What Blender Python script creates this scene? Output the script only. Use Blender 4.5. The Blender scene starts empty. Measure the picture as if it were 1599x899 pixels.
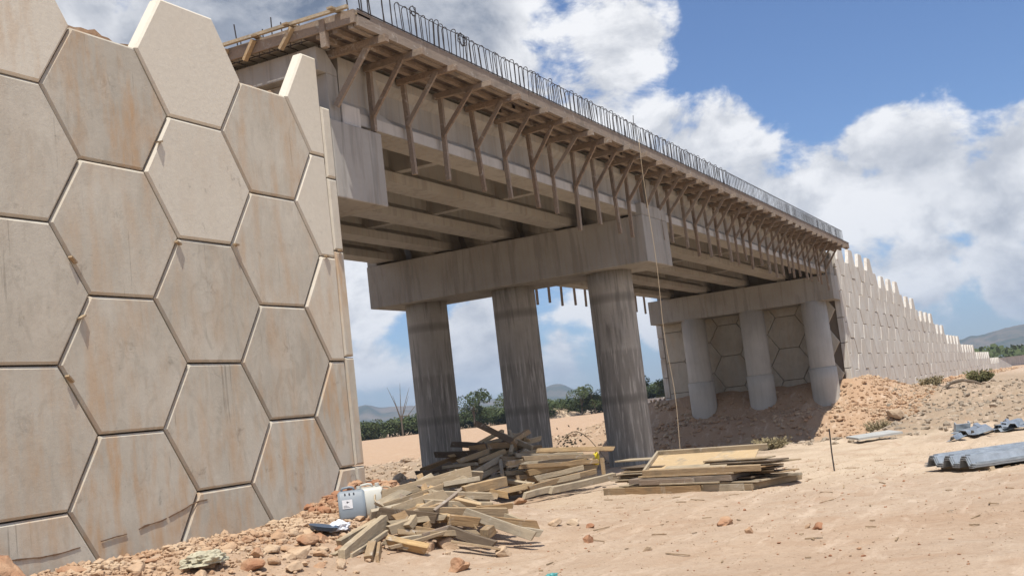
import bpy, bmesh, math, random
from mathutils import Vector, Matrix, noise
import numpy as np
R = math.radians
scene = bpy.context.scene
COL = scene.collection
random.seed(7)

# ---------------------------------------------------------------- camera
cam_d = bpy.data.cameras.new('camera'); cam = bpy.data.objects.new('camera', cam_d); COL.objects.link(cam)
scene.camera = cam
CAMROWS = [[0.44976, -0.885785, -0.11446], [0.049909, 0.152879, -0.986984], [0.891754, 0.438193, 0.112968]]
CAMPOS = [-9.6856, -9.8498, 2.0751]
m = Matrix(((CAMROWS[0][0], -CAMROWS[1][0], -CAMROWS[2][0], CAMPOS[0]),
            (CAMROWS[0][1], -CAMROWS[1][1], -CAMROWS[2][1], CAMPOS[1]),
            (CAMROWS[0][2], -CAMROWS[1][2], -CAMROWS[2][2], CAMPOS[2]), (0, 0, 0, 1)))
cam.matrix_world = m
cam_d.sensor_width = 36.0
cam_d.lens = 39.203
cam_d.clip_start = 0.1; cam_d.clip_end = 30000

# ---------------------------------------------------------------- sun and sky
LD = Vector((0.36, 0.205, -1.0)).normalized()          # direction the sunlight travels
sun_d = bpy.data.lights.new('sun', 'SUN'); sun_d.energy = 4.9; sun_d.angle = R(0.5); sun_d.color = (1.0, 0.95, 0.86)
sun = bpy.data.objects.new('sun', sun_d); COL.objects.link(sun)
sun.rotation_euler = LD.to_track_quat('-Z', 'Y').to_euler(); sun.location = (-20, -20, 60)
world = bpy.data.worlds.new('World'); scene.world = world; world.use_nodes = True
wn = world.node_tree.nodes; wl = world.node_tree.links; wn.clear()
def W(t, **kw):
    n = wn.new(t)
    for k, v in kw.items(): setattr(n, k, v)
    return n
def wmath(op, a, b=None, c=None, clamp=False):
    n = W('ShaderNodeMath', operation=op, use_clamp=clamp)
    for i, v in enumerate((a, b, c)):
        if v is None: continue
        if isinstance(v, (int, float)): n.inputs[i].default_value = v
        else: wl.new(v, n.inputs[i])
    return n.outputs[0]
skyt = W('ShaderNodeTexSky', sky_type='NISHITA'); skyt.sun_disc = False
sd = -LD
skyt.sun_elevation = math.asin(sd.z); skyt.sun_rotation = math.atan2(sd.x, sd.y)
skyt.altitude = 500; skyt.air_density = 1.0; skyt.dust_density = .7; skyt.ozone_density = 4.0
tc = W('ShaderNodeTexCoord')
DIR = tc.outputs['Generated']
# cumulus banks: each (direction on the sky dome, angular radius)
BANKS = [(0.763,0.549,0.341,0.086),(0.714,0.604,0.354,0.063),(0.808,0.495,0.321,0.063),(0.695,0.646,0.315,0.057),(0.836,0.455,0.306,0.069),(0.865,0.399,0.305,0.063),(0.881,0.356,0.310,0.049),(0.898,0.315,0.309,0.040),(0.907,0.289,0.306,0.024),(0.871,0.361,0.332,0.029),(0.848,0.405,0.343,0.034),(0.899,0.360,0.250,0.069),(0.927,0.293,0.235,0.036),(0.943,0.248,0.222,0.033),(0.954,0.226,0.196,0.039),(0.968,0.189,0.162,0.036),(0.948,0.267,0.175,0.068),(0.978,0.170,0.120,0.057),(0.983,0.125,0.135,0.041),(0.973,0.131,0.190,0.023),(0.976,0.106,0.191,0.031),(0.982,0.067,0.178,0.036),(0.986,0.025,0.167,0.039),(0.987,-0.012,0.162,0.047),(0.986,0.088,0.145,0.036),(0.991,0.040,0.131,0.041),(0.989,0.105,0.099,0.039),(0.985,0.155,0.079,0.031),(0.993,0.055,0.101,0.031),(0.996,0.024,0.080,0.026),(0.642,0.673,0.367,0.029),(0.618,0.697,0.364,0.029),(0.823,0.557,0.116,0.040),(0.830,0.555,0.058,0.034),(0.866,0.496,0.065,0.034),(0.851,0.524,0.037,0.040),(0.883,0.465,0.070,0.034),(0.910,0.406,0.080,0.046),(0.913,0.406,0.045,0.034),(0.926,0.368,0.086,0.034),(0.946,0.319,0.057,0.023),(0.994,0.080,0.069,0.013),(0.991,0.103,0.082,0.023),(0.983,0.151,0.106,0.049),(0.991,0.108,0.083,0.040),(0.995,0.058,0.081,0.034),(0.998,0.032,0.060,0.023),(0.975,0.171,0.143,0.052),(0.965,0.185,0.184,0.034),]
cur = None
for bx_, by_, bz_, br in BANKS:
    d = W('ShaderNodeVectorMath', operation='DOT_PRODUCT'); wl.new(DIR, d.inputs[0]); d.inputs[1].default_value = (bx_, by_, bz_)
    k = 2.0 / (br * br)
    v = wmath('MULTIPLY_ADD', d.outputs['Value'], k, 1 - k)
    cur = v if cur is None else wmath('SMOOTH_MAX', cur, v, 0.5)
away = W('ShaderNodeVectorMath', operation='DOT_PRODUCT'); wl.new(DIR, away.inputs[0]); away.inputs[1].default_value = (0.93, 0.33, 0.15)
def wmap(v, a, b, c, d, smooth=True):
    n = W('ShaderNodeMapRange'); n.interpolation_type = 'SMOOTHSTEP' if smooth else 'LINEAR'
    wl.new(v, n.inputs['Value'])
    for i, x in enumerate((a, b, c, d)): n.inputs[i + 1].default_value = x
    return n.outputs['Result']
# scattered cumulus over the unseen rest of the sky, added against blue ambient light
cur = wmath('MAXIMUM', cur, wmap(away.outputs['Value'], .60, .80, .15, -1.6))
def cloud_noise(off, scale=11.0, det=11, rough=0.60):
    mp = W('ShaderNodeMapping'); wl.new(DIR, mp.inputs['Vector']); mp.inputs['Location'].default_value = off; mp.inputs['Scale'].default_value = (1, 1, 1.55)
    n = W('ShaderNodeTexNoise'); wl.new(mp.outputs[0], n.inputs['Vector'])
    n.inputs['Scale'].default_value = scale; n.inputs['Detail'].default_value = det; n.inputs['Roughness'].default_value = rough; n.inputs['Distortion'].default_value = 0.25
    return n.outputs['Fac']
n1 = cloud_noise((0, 0, 0)); n2 = cloud_noise((0.012, 0.004, -0.045)); n3 = cloud_noise((3, 1, 2), 4.5, 5, 0.5)
dens = wmath('ADD', cur, wmath('MULTIPLY', wmath('SUBTRACT', n1, 0.51), 6.6))
dens2 = wmath('ADD', cur, wmath('MULTIPLY', wmath('SUBTRACT', n2, 0.51), 6.6))
def wmap(v, a, b, c, d, smooth=True):
    n = W('ShaderNodeMapRange'); n.interpolation_type = 'SMOOTHSTEP' if smooth else 'LINEAR'
    wl.new(v, n.inputs['Value'])
    for i, x in enumerate((a, b, c, d)): n.inputs[i + 1].default_value = x
    return n.outputs['Result']
# grey belly of the big bank overhead
gd = W('ShaderNodeVectorMath', operation='DOT_PRODUCT'); wl.new(DIR, gd.inputs[0]); gd.inputs[1].default_value = (0.752, 0.555, 0.355)
belly = wmap(gd.outputs['Value'], 0.975, 0.993, 0.0, 1.0)
dens = wmath('ADD', dens, wmath('MULTIPLY', belly, 0.9))
alpha = wmap(dens, -0.25, 0.75, 0.0, 1.0)
shade = wmath('SUBTRACT', dens2, dens)                     # negative on lit, sunward rims
lit = wmap(shade, -1.3, 1.5, 1.0, 0.0)
thick = wmap(dens, 0.2, 2.6, 0.0, 1.0)
big = wmap(n3, 0.35, 0.65, 0.0, 1.0)
dark = wmath('MULTIPLY', thick, wmath('ADD', wmath('MULTIPLY', big, 0.6), wmath('MULTIPLY', belly, 0.85)), clamp=True)
br = wmath('SUBTRACT', wmath('SUBTRACT', wmath('MULTIPLY_ADD', lit, 0.46, 0.60), wmath('MULTIPLY', dark, 0.45)), wmath('MULTIPLY', belly, 0.22))
cc = W('ShaderNodeMix', data_type='RGBA'); wl.new(wmap(br, 0.25, 0.95, 0, 1, False), cc.inputs[0])
cc.inputs[6].default_value = (1.55, 1.95, 2.75, 1); cc.inputs[7].default_value = (9.6, 9.6, 9.7, 1)
# whiter, hazier sky close to the horizon is left to the sky texture; clouds thin there
sz = W('ShaderNodeSeparateXYZ'); wl.new(DIR, sz.inputs[0])
al = wmath('MULTIPLY', alpha, wmap(sz.outputs['Z'], -0.01, 0.06, 0.35, 0.97))
mx = W('ShaderNodeMix', data_type='RGBA'); wl.new(al, mx.inputs[0]); tint = W('ShaderNodeMix', data_type='RGBA', blend_type='MULTIPLY'); tint.inputs[0].default_value = 1; wl.new(skyt.outputs[0], tint.inputs[6]); tint.inputs[7].default_value = (.90, 1.02, 1.22, 1); wl.new(tint.outputs[2], mx.inputs[6]); wl.new(cc.outputs[2], mx.inputs[7])
bg = W('ShaderNodeBackground'); wl.new(mx.outputs[2], bg.inputs['Color']); bg.inputs['Strength'].default_value = 0.09
wo = W('ShaderNodeOutputWorld'); wl.new(bg.outputs[0], wo.inputs['Surface'])
scene.view_settings.view_transform = 'Standard'; scene.view_settings.look = 'None'; scene.view_settings.gamma = 1
scene.view_settings.exposure = 0.22
scene.render.resolution_x = 1024; scene.render.resolution_y = 575

# ---------------------------------------------------------------- helpers
def tag(o, label=None, cat=None, group=None, kind=None):
    if label: o['label'] = label
    if cat: o['category'] = cat
    if group: o['group'] = group
    if kind: o['kind'] = kind
    return o
def empty(name, loc=(0, 0, 0), rz=0):
    o = bpy.data.objects.new(name, None); COL.objects.link(o); o.location = loc; o.rotation_euler = (0, 0, rz); o.empty_display_size = .2
    return o
class MB:
    def __init__(s): s.v = []; s.f = []
    def add(s, vs, fs):
        b = len(s.v); s.v += [tuple(v) for v in vs]; s.f += [tuple(i + b for i in f) for f in fs]; return s
    def box(s, x0, x1, y0, y1, z0, z1):
        return s.add([(x0,y0,z0),(x1,y0,z0),(x1,y1,z0),(x0,y1,z0),(x0,y0,z1),(x1,y0,z1),(x1,y1,z1),(x0,y1,z1)],
                     [(0,3,2,1),(4,5,6,7),(0,1,5,4),(1,2,6,5),(2,3,7,6),(3,0,4,7)])
    def beam(s, p0, p1, w, h, up=(0, 0, 1)):
        p0 = Vector(p0); p1 = Vector(p1); a = (p1 - p0).normalized(); up = Vector(up)
        sx = a.cross(up)
        if sx.length < 1e-3: sx = a.cross(Vector((1, 0, 0)))
        sx.normalize(); sz = sx.cross(a).normalized()
        c = []
        for p in (p0, p1):
            for i, j in ((-1,-1),(1,-1),(1,1),(-1,1)): c.append(p + sx*i*w/2 + sz*j*h/2)
        return s.add(c, [(0,1,2,3),(7,6,5,4),(0,4,5,1),(1,5,6,2),(2,6,7,3),(3,7,4,0)])
    def tube(s, pts, r, n=6, cap=True):
        pts = [Vector(p) for p in pts]; rs = r if isinstance(r, (list, tuple)) else [r]*len(pts)
        b = len(s.v); prev = None
        for i, p in enumerate(pts):
            a = (pts[min(i+1, len(pts)-1)] - pts[max(i-1, 0)]).normalized()
            if prev is None:
                u = a.orthogonal().normalized()
            else:
                u = (prev - a*prev.dot(a)).normalized()
            prev = u; w = a.cross(u)
            for k in range(n):
                t = 2*math.pi*k/n; s.v.append(tuple(p + (u*math.cos(t) + w*math.sin(t))*rs[i]))
        for i in range(len(pts)-1):
            for k in range(n):
                s.f.append((b+i*n+k, b+i*n+(k+1) % n, b+(i+1)*n+(k+1) % n, b+(i+1)*n+k))
        if cap:
            s.f.append(tuple(b+k for k in range(n))[::-1]); s.f.append(tuple(b+(len(pts)-1)*n+k for k in range(n)))
        return s
    def mesh(s, name, smooth=False):
        me = bpy.data.meshes.new(name); me.from_pydata(s.v, [], s.f); me.validate(); me.update()
        if smooth: me.polygons.foreach_set('use_smooth', [True]*len(me.polygons))
        return me
    def build(s, name, mat, parent=None, loc=None, smooth=False, bevel=0, seg=2):
        o = bpy.data.objects.new(name, s.mesh(name, smooth)); COL.objects.link(o); o.data.materials.append(mat)
        if parent: o.parent = parent
        if loc is not None: o.location = loc
        if bevel:
            b = o.modifiers.new('bevel', 'BEVEL'); b.width = bevel; b.segments = seg; b.limit_method = 'ANGLE'
        return o
def copy_tree(o, parent=None):
    c = o.copy(); COL.objects.link(c); c.parent = parent
    for ch in list(o.children): copy_tree(ch, c)
    return c
def sm(t): t = max(0., min(1., t)); return t*t*(3-2*t)
def fbm(x, y, z=0.0, o=4): return noise.fractal(Vector((x, y, z)), 1.0, 2.1, o)

# ---------------------------------------------------------------- materials
def newmat(name):
    mt = bpy.data.materials.new(name); mt.use_nodes = True; nt = mt.node_tree; nt.nodes.clear()
    out = nt.nodes.new('ShaderNodeOutputMaterial'); bs = nt.nodes.new('ShaderNodeBsdfPrincipled'); nt.links.new(bs.outputs[0], out.inputs[0])
    return mt, nt, bs
class NB:
    def __init__(s, nt): s.nt = nt
    def link(s, v, sock):
        if hasattr(v, 'is_linked'): s.nt.links.new(v, sock)
        else: sock.default_value = (*v, 1) if isinstance(v, tuple) and len(v) == 3 and sock.type == 'RGBA' else v
    def N(s, t, **kw):
        n = s.nt.nodes.new(t)
        for k, v in kw.items(): setattr(n, k, v)
        return n
    def coord(s, kind='Object', scale=(1,1,1), rand=True):
        t = s.N('ShaderNodeTexCoord'); v = t.outputs[kind]
        if rand:
            oi = s.N('ShaderNodeObjectInfo'); mu = s.N('ShaderNodeMath', operation='MULTIPLY'); s.nt.links.new(oi.outputs['Random'], mu.inputs[0]); mu.inputs[1].default_value = 57.0
            ad = s.N('ShaderNodeVectorMath', operation='ADD'); s.nt.links.new(v, ad.inputs[0]); s.nt.links.new(mu.outputs[0], ad.inputs[1]); v = ad.outputs[0]
        mp = s.N('ShaderNodeMapping'); s.nt.links.new(v, mp.inputs[0]); mp.inputs['Scale'].default_value = scale
        return mp.outputs[0]
    def noise(s, vec, scale, det=6, rough=.55, dist=0):
        n = s.N('ShaderNodeTexNoise'); s.nt.links.new(vec, n.inputs['Vector'])
        n.inputs['Scale'].default_value = scale; n.inputs['Detail'].default_value = det; n.inputs['Roughness'].default_value = rough; n.inputs['Distortion'].default_value = dist
        return n.outputs['Fac']
    def vor(s, vec, scale, feature='F1'):
        n = s.N('ShaderNodeTexVoronoi'); n.feature = feature; s.nt.links.new(vec, n.inputs['Vector']); n.inputs['Scale'].default_value = scale
        return n
    def mr(s, v, a, b, c=0., d=1.):
        n = s.N('ShaderNodeMapRange'); s.nt.links.new(v, n.inputs[0])
        for i, x in enumerate((a, b, c, d)): n.inputs[i+1].default_value = x
        return n.outputs[0]
    def math(s, op, a, b, clamp=False):
        n = s.N('ShaderNodeMath', operation=op, use_clamp=clamp); s.link(a, n.inputs[0]); s.link(b, n.inputs[1]); return n.outputs[0]
    def mix(s, f, a, b, mode='MIX'):
        n = s.N('ShaderNodeMix', data_type='RGBA', blend_type=mode); s.link(f, n.inputs[0]); s.link(a, n.inputs[6]); s.link(b, n.inputs[7]); return n.outputs[2]
    def bump(s, h, strength, dist, bs, prev=None):
        n = s.N('ShaderNodeBump'); n.inputs['Strength'].default_value = strength; n.inputs['Distance'].default_value = dist; s.nt.links.new(h, n.inputs['Height'])
        if prev is not None: s.nt.links.new(prev, n.inputs['Normal'])
        if bs is not None: s.nt.links.new(n.outputs[0], bs.inputs['Normal'])
        return n.outputs[0]

def concrete(name, base, dark, stain=None, stain_amt=.0, streak=.35, tone_by_obj=False, rough=.9, blotch=1.0, formlines=False):
    mt, nt, bs = newmat(name); b = NB(nt)
    v = b.coord('Object'); vs = b.coord('Object', (1, 1, .22 if tone_by_obj else .09))
    big = b.noise(v, .9*blotch, 5, .6); fine = b.noise(v, 14, 8, .7); grit = b.noise(v, 90, 4, .7)
    st = b.noise(vs, 5, 6, .6, .3); st2 = b.noise(vs, 4.5 if tone_by_obj else 13, 4, .6)
    c = b.mix(b.mr(big, .35, .68), base, dark)
    c = b.mix(b.mr(fine, .3, .75, 0, .28), c, tuple(x*.72 for x in base))
    c = b.mix(b.math('MULTIPLY', b.mr(st, .50, .62), streak*.9), c, tuple(x*.5 for x in dark))
    if tone_by_obj:
        po = b.vor(v, 42); pn = b.noise(v, 2.1, 3, .6)      # air holes and trowel smears
        c = b.mix(b.math('MULTIPLY', b.mr(po.outputs['Distance'], .10, .16, 1, 0), b.mr(pn, .5, .62)), c, tuple(x*.4 for x in dark))
        ln = b.N('ShaderNodeVectorMath', operation='LENGTH'); mp_ = b.N('ShaderNodeMapping'); nt.links.new(b.coord('Object', rand=False), mp_.inputs[0]); mp_.inputs['Location'].default_value = (0, 0, -.18); mp_.inputs['Scale'].default_value = (1, 0, 1); nt.links.new(mp_.outputs[0], ln.inputs[0])
        lm = b.noise(v, 9, 5, .7, 1.5); c = b.mix(b.math('MULTIPLY', b.mr(ln.outputs['Value'], .22, .05), b.mr(lm, .48, .62, 0, .55)), c, tuple(x*.6 for x in dark))   # rubbed lifting mark
        sm_ = b.noise(b.coord('Object', (1, 1, .5)), 3.2, 3, .5, 2.2); c = b.mix(b.mr(sm_, .50, .66, 0, .5), c, tuple(x*.86 for x in dark))
        dr = b.noise(b.coord('Object', (1, 1, .03)), 17, 2, .5); c = b.mix(b.math('MULTIPLY', b.mr(dr, .68, .72, 0, .65), b.mr(pn, .45, .6)), c, tuple(x*.5 for x in dark))  # thin upright streaks: shadows of small rods painted into the panel colour
    if formlines:
        zz = b.N('ShaderNodeSeparateXYZ'); nt.links.new(b.coord('Object', rand=False), zz.inputs[0]); wob = b.math('ADD', zz.outputs[2], b.math('MULTIPLY', fine, .12))
        c = b.mix(b.mr(wob, 3.35, 3.25, 0, .45), c, tuple(x*.62 for x in dark)); c = b.mix(b.math('MULTIPLY', b.mr(wob, 3.6, 3.2, 0, 1), b.mr(st2, .55, .64, 0, .6)), c, tuple(min(1, x*1.3) for x in base))
    c = b.mix(b.mr(grit, .6, .8, 0, .25), c, tuple(min(1, x*1.3) for x in base))
    if stain:
        f = b.math('MULTIPLY', b.mr(st2, .44, .68), b.mr(big, .3, .6, .25, 1))
        if tone_by_obj:
            oi = b.N('ShaderNodeObjectInfo'); sp = b.N('ShaderNodeSeparateColor'); nt.links.new(oi.outputs['Color'], sp.inputs[0])
            f = b.math('MULTIPLY', f, sp.outputs[0])
            # per panel tone: green channel mixes towards clean light concrete, blue channel: dirt blotches
            c = b.mix(sp.outputs[1], c, b.mix(b.mr(fine, .3, .7), tuple(x*1.26 for x in base), tuple(x*1.14 for x in base)))
            blot = b.noise(v, 3.3, 7, .7, .6)
            c = b.mix(b.math('MULTIPLY', b.mr(blot, .62, .74), sp.outputs[2]), c, tuple(x*.5 for x in dark))
        else: f = b.math('MULTIPLY', f, stain_amt)
        c = b.mix(f, c, stain)
    if formlines:
        wv = b.N('ShaderNodeTexWave', wave_type='BANDS', bands_direction='Z'); nt.links.new(b.coord('Object', rand=False), wv.inputs[0]); wv.inputs['Scale'].default_value = .11; wv.inputs['Distortion'].default_value = .4; wv.inputs['Phase Offset'].default_value = 2.2
        c = b.mix(b.mr(wv.outputs['Fac'], .0, .03, .5, 0), c, tuple(x*.45 for x in dark))
    nt.links.new(c, bs.inputs['Base Color']); bs.inputs['Roughness'].default_value = rough
    bs.inputs['Specular IOR Level'].default_value = .25
    n = b.bump(fine, .22, .02, None); b.bump(grit, .2, .006, bs, n)
    return mt
M = {}
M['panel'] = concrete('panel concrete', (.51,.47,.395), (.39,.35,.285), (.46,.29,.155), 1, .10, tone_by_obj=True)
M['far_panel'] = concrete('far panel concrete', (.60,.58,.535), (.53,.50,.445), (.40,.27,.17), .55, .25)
M['cap'] = concrete('cap concrete', (.385,.37,.345), (.29,.275,.25), (.33,.24,.16), .25, .4, blotch=.6)
M['column'] = concrete('column concrete', (.39,.36,.315), (.27,.25,.22), (.44,.415,.38), .5, .7, formlines=True)
M['far_column'] = concrete('pale column concrete', (.50,.465,.41), (.42,.385,.335), (.52,.49,.45), .3, .15, formlines=False)
M['girder'] = concrete('girder concrete', (.43,.415,.385), (.35,.335,.305), (.40,.30,.21), .4, .35, blotch=.5)
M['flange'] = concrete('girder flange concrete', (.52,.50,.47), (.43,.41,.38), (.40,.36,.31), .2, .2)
M['mortar'] = concrete('raw mortar', (.55,.52,.48), (.42,.4,.37))
def wood(name, base, dark, grey, greyamt=.4):
    mt, nt, bs = newmat(name); b = NB(nt)
    v = b.coord('Object', (1, 9, 9)); v1 = b.coord('Object')
    g = b.noise(v, 3.0, 8, .65, .6); g2 = b.noise(v, 14, 5, .6); sp = b.noise(v1, 2.2, 4, .6)
    oi = b.N('ShaderNodeObjectInfo')
    c = b.mix(b.mr(g, .3, .7), base, dark)
    c = b.mix(b.math('MULTIPLY', b.mr(oi.outputs['Random'], 0, 1), greyamt), c, grey)
    c = b.mix(b.mr(g2, .58, .75, 0, .6), c, tuple(x*.45 for x in dark))
    c = b.mix(b.mr(sp, .52, .68, 0, .6), c, tuple(x*.5 for x in grey))
    sp2 = b.noise(v1, 4.5, 6, .7, .8); c = b.mix(b.mr(sp2, .58, .68, 0, .55), c, (.50,.47,.42))
    nt.links.new(c, bs.inputs['Base Color']); bs.inputs['Roughness'].default_value = .85; bs.inputs['Specular IOR Level'].default_value = .2
    b.bump(g, .8, .012, bs)
    return mt
M['wood'] = wood('weathered timber', (.40,.27,.145), (.20,.12,.06), (.36,.30,.215), .8)
M['wood_grey'] = wood('grey timber', (.47,.38,.26), (.26,.20,.13), (.38,.33,.255), .8)
M['wood_gold'] = wood('fresh timber', (.50,.35,.18), (.33,.205,.095), (.42,.34,.24), .6)
M['wood_dark'] = wood('dark timber', (.17,.125,.085), (.09,.065,.045), (.20,.165,.13), .5)
M['wood_form'] = wood('formwork timber', (.30,.225,.165), (.18,.13,.095), (.30,.26,.22), .6)
M['ply'] = wood('plywood', (.55,.40,.22), (.44,.30,.15), (.36,.36,.34), .2)
M['ply_dark'] = wood('formwork plywood', (.13,.10,.085), (.09,.07,.06), (.14,.12,.11), .5)
def plain(name, col, rough=.6, metal=0., var=.25, sc=8, bump=.1, spec=.5):
    mt, nt, bs = newmat(name); b = NB(nt); v = b.coord('Object'); n = b.noise(v, sc, 6, .6)
    nt.links.new(b.mix(b.mr(n, .3, .7, 0, 1), col, tuple(x*(1-var) for x in col)), bs.inputs['Base Color'])
    bs.inputs['Roughness'].default_value = rough; bs.inputs['Metallic'].default_value = metal; bs.inputs['Specular IOR Level'].default_value = spec
    if bump: b.bump(n, bump, .01, bs)
    return mt
M['rebar'] = plain('rusty rebar', (.055,.045,.042), .8, .3, .4, 30)
M['zinc'] = plain('galvanised steel', (.47,.51,.54), .42, .6, .45, 5, .15)
M['zinc_dark'] = plain('galvanised steel underside', (.13,.14,.15), .6, .5, .4, 5)
M['can_grey'] = plain('grey plastic', (.22,.255,.29), .5, 0, .15, 5, .03)
M['can_white'] = plain('translucent white plastic', (.52,.51,.46), .5, 0, .12, 5, .03)
M['label'] = plain('paper label', (.75,.76,.78), .6, 0, .05, 20, 0)
M['ink'] = plain('label ink', (.06,.06,.07), .6, 0, .05, 20, 0)
M['yellow'] = plain('yellow plastic', (.78,.62,.02), .45, 0, .15, 12, .05)
M['white_bag'] = plain('white plastic bag', (.72,.74,.78), .4, 0, .1, 12, .2)
M['blue'] = plain('dark blue plastic', (.04,.08,.14), .4, 0, .2, 12, .05)
M['sack'] = plain('woven sack', (.50,.46,.33), .85, 0, .4, 40, .4)
M['rope'] = plain('hemp rope', (.48,.38,.26), .9, 0, .3, 60, .2)
M['sheet'] = plain('cement board', (.42,.42,.40), .8, 0, .2, 6)
def rockmat(name, cols, sc=5):
    mt, nt, bs = newmat(name); b = NB(nt); v = b.coord('Object')
    n = b.noise(v, sc, 8, .65, .5); n2 = b.noise(v, sc*.22, 3, .5); n3 = b.noise(v, sc*6, 5, .7)
    c = b.mix(b.mr(n, .32, .68), cols[0], cols[1]); c = b.mix(b.mr(n2, .42, .6), c, cols[2]); c = b.mix(b.mr(n3, .55, .8, 0, .5), c, tuple(min(1, x*1.45) for x in cols[0]))
    nt.links.new(c, bs.inputs['Base Color']); bs.inputs['Roughness'].default_value = .95; bs.inputs['Specular IOR Level'].default_value = .15
    nn = b.bump(n, .6, .05, None); b.bump(n3, .5, .01, bs, nn)
    return mt
M['rock'] = rockmat('orange earth rock', [(.45,.295,.185), (.33,.205,.125), (.47,.35,.24)])
M['rock_red'] = rockmat('red clay lump', [(.36,.19,.11), (.26,.125,.07), (.42,.27,.17)], 9)
M['rock_tan'] = rockmat('tan rubble', [(.43,.325,.225), (.30,.215,.15), (.47,.365,.26)], 2.5)
M['rock_grey'] = rockmat('grey brown rubble', [(.30,.25,.195), (.20,.165,.125), (.38,.31,.235)], 2.5)
# ---------------------------------------------------------------- ground
def ground(x, y):
    z = .35
    hb = .65 + .28*sm((x-2)/2.6)
    if x < 4.6: p = sm(1 + y/3.6) if y < 0 else 1; f = 1
    else:
        p = sm(1 + y/3.6) if y < 0 else sm(1 - y/6); f = 1 - sm((x-4.6)/4.0)
    z += hb*p*f
    g = sm((x-22)/8)*(1-sm((x-40)/3))*sm((y+5)/4)*(1-sm((y-10)/10))
    z -= 1.0*g
    m_ = sm((x-39.5)/7.5); my = (sm((y+3.0)/3.0) if y < 0 else 1)*(1-sm((y-9)/8))
    z += (.50*m_+1.15*sm((x-44.5)/2.3))*my*(1-sm((x-50)/5))
    z += (.75-.5*sm((x-60)/140))*sm((x-44)/8)*sm((y+14)/13)*(1-sm((y-9)/12))*(1-m_*my*(1-sm((x-50)/5)))
    return z
def roughness(x, y):
    r = 0.012
    r = max(r, .05*sm(1+(y+.2)/3.4)*(1-sm((x-5)/3)) if y < .5 else 0)                 # berm at the wall foot
    r = max(r, .16*sm((x-19)/5)*(1-sm((x-60)/30))*sm((-y-.6)/2)*sm((y+16)/6))          # rubble to the right
    r = max(r, .14*sm((x-20)/6)*(1-sm((x-46)/4))*sm((y+1)/2)*(1-sm((y-16)/6)))         # hollow under the bridge
    r = max(r, .14*sm((x-12)/8)*(1-sm((x-50)/5))*sm((y-7)/3)*(1-sm((y-20)/5)))
    return r
def gz(x, y):
    r = roughness(x, y)
    z = ground(x, y) + r*fbm(x*.9, y*.9, 3.1, 5)*1.1
    if r > .04: z += r*.5*abs(fbm(x*3.1, y*3.1, 8, 3))
    d = abs(x)+abs(y)
    if 0 < x < 26 and -13 < y < -2.5:                      # tyre ruts crossing the yard
        for (c0, sl_, am) in ((-5.2, -.10, 1), (-6.9, -.10, 1), (-8.3, .06, .7), (-9.9, .06, .7)):
            q_ = y-(c0+sl_*(x-12)+.25*math.sin(x*.35)); z += am*.04*(math.exp(-((abs(q_)-.22)/.10)**2)-1.2*math.exp(-(q_/.16)**2))*sm((x-.5)/2)*sm((26-x)/5)*(.6+.6*fbm(x*.8, y, 4, 2))
    if d < 60: z += .018*fbm(x*2.2, y*2.2, 7, 5) + .018*fbm(x*.5, y*.5, 1, 3) + .006*fbm(x*6, y*6, 5, 2)
    return z
def lines(segs):
    out = []
    for a, b_, st in segs:
        n = max(1, int(round((b_-a)/st))); out += [a+(b_-a)*i/n for i in range(n)]
    return out + [segs[-1][1]]
xs = lines([(-280,-100,60),(-100,-14,8.6),(-14,-4,.5),(-4,12,.075),(12,26,.14),(26,50,.3),(50,120,1.4),(120,320,8),(320,1200,80),(1200,6700,900)])
ys = lines([(-2400,-600,600),(-600,-40,56),(-40,-13,1.5),(-13,-8,.2),(-8,2,.085),(2,8,.2),(8,24,.4),(24,60,2),(60,200,7),(200,1200,80),(1200,5100,900)])
vv = []; cc_ = []
for y in ys:
    for x in xs:
        vv.append((x, y, gz(x, y) if (-14 <= x <= 320 and -40 <= y <= 60) else (.35 if abs(y) > 60 or x < -14 or x > 320 else ground(x, y))))
        # soil kinds: r = red clay, g = grey rubble, b = pale dust
        n = fbm(x*.35, y*.35, 9, 4)
        red = sm(1+(y+.2)/3.2+n*.5)*(1-sm((x-5)/4))*.75 if y < 1 else .5*(1-sm((x-5)/4))
        red = max(red, .9*sm((x-36)/6+n*.4)*sm((y+5)/4)*(1-sm((x-300)/50)))
        red = max(red, .22*sm((12-x)/10)*sm((-y-1)/3)+.25*n)
        gr = sm((x-19)/4+n)*(1-sm((x-70)/40))*sm((-y-1.5+n*3)/2)*sm((y+15)/4)
        gr = max(gr, sm((x-21)/3+n)*(1-sm((x-40)/3))*sm((y+1.2)/2)*(1-sm((y-15)/5)))
        gr = max(gr, sm((x-10)/8)*(1-sm((x-50)/5))*sm((y-7)/3)*(1-sm((y-21)/3+n)))
        pale = sm((x-7)/6+n*.6)*(1-sm((x-22)/4))*sm((1-y)/3)
        pale = max(pale, sm((y-22)/6))
        cc_.append((max(0, min(1, red)), max(0, min(1, gr*(1-red*.6))), max(0, min(1, pale)), 1))
NX = len(xs)
ff = [(j*NX+i, j*NX+i+1, (j+1)*NX+i+1, (j+1)*NX+i) for j in range(len(ys)-1) for i in range(NX-1)]
me = bpy.data.meshes.new('ground'); me.from_pydata(vv, [], ff)
me.polygons.foreach_set('use_smooth', [True]*len(me.polygons))
ca = me.color_attributes.new('soil', 'FLOAT_COLOR', 'POINT'); ca.data.foreach_set('color', np.array(cc_, dtype=np.float32).ravel())
mt, nt, bs = newmat('sandy building site soil'); b = NB(nt)
P = b.coord('Object', rand=False); at = b.N('ShaderNodeVertexColor'); at.layer_name = 'soil'; sp = b.N('ShaderNodeSeparateColor'); nt.links.new(at.outputs[0], sp.inputs[0])
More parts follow.
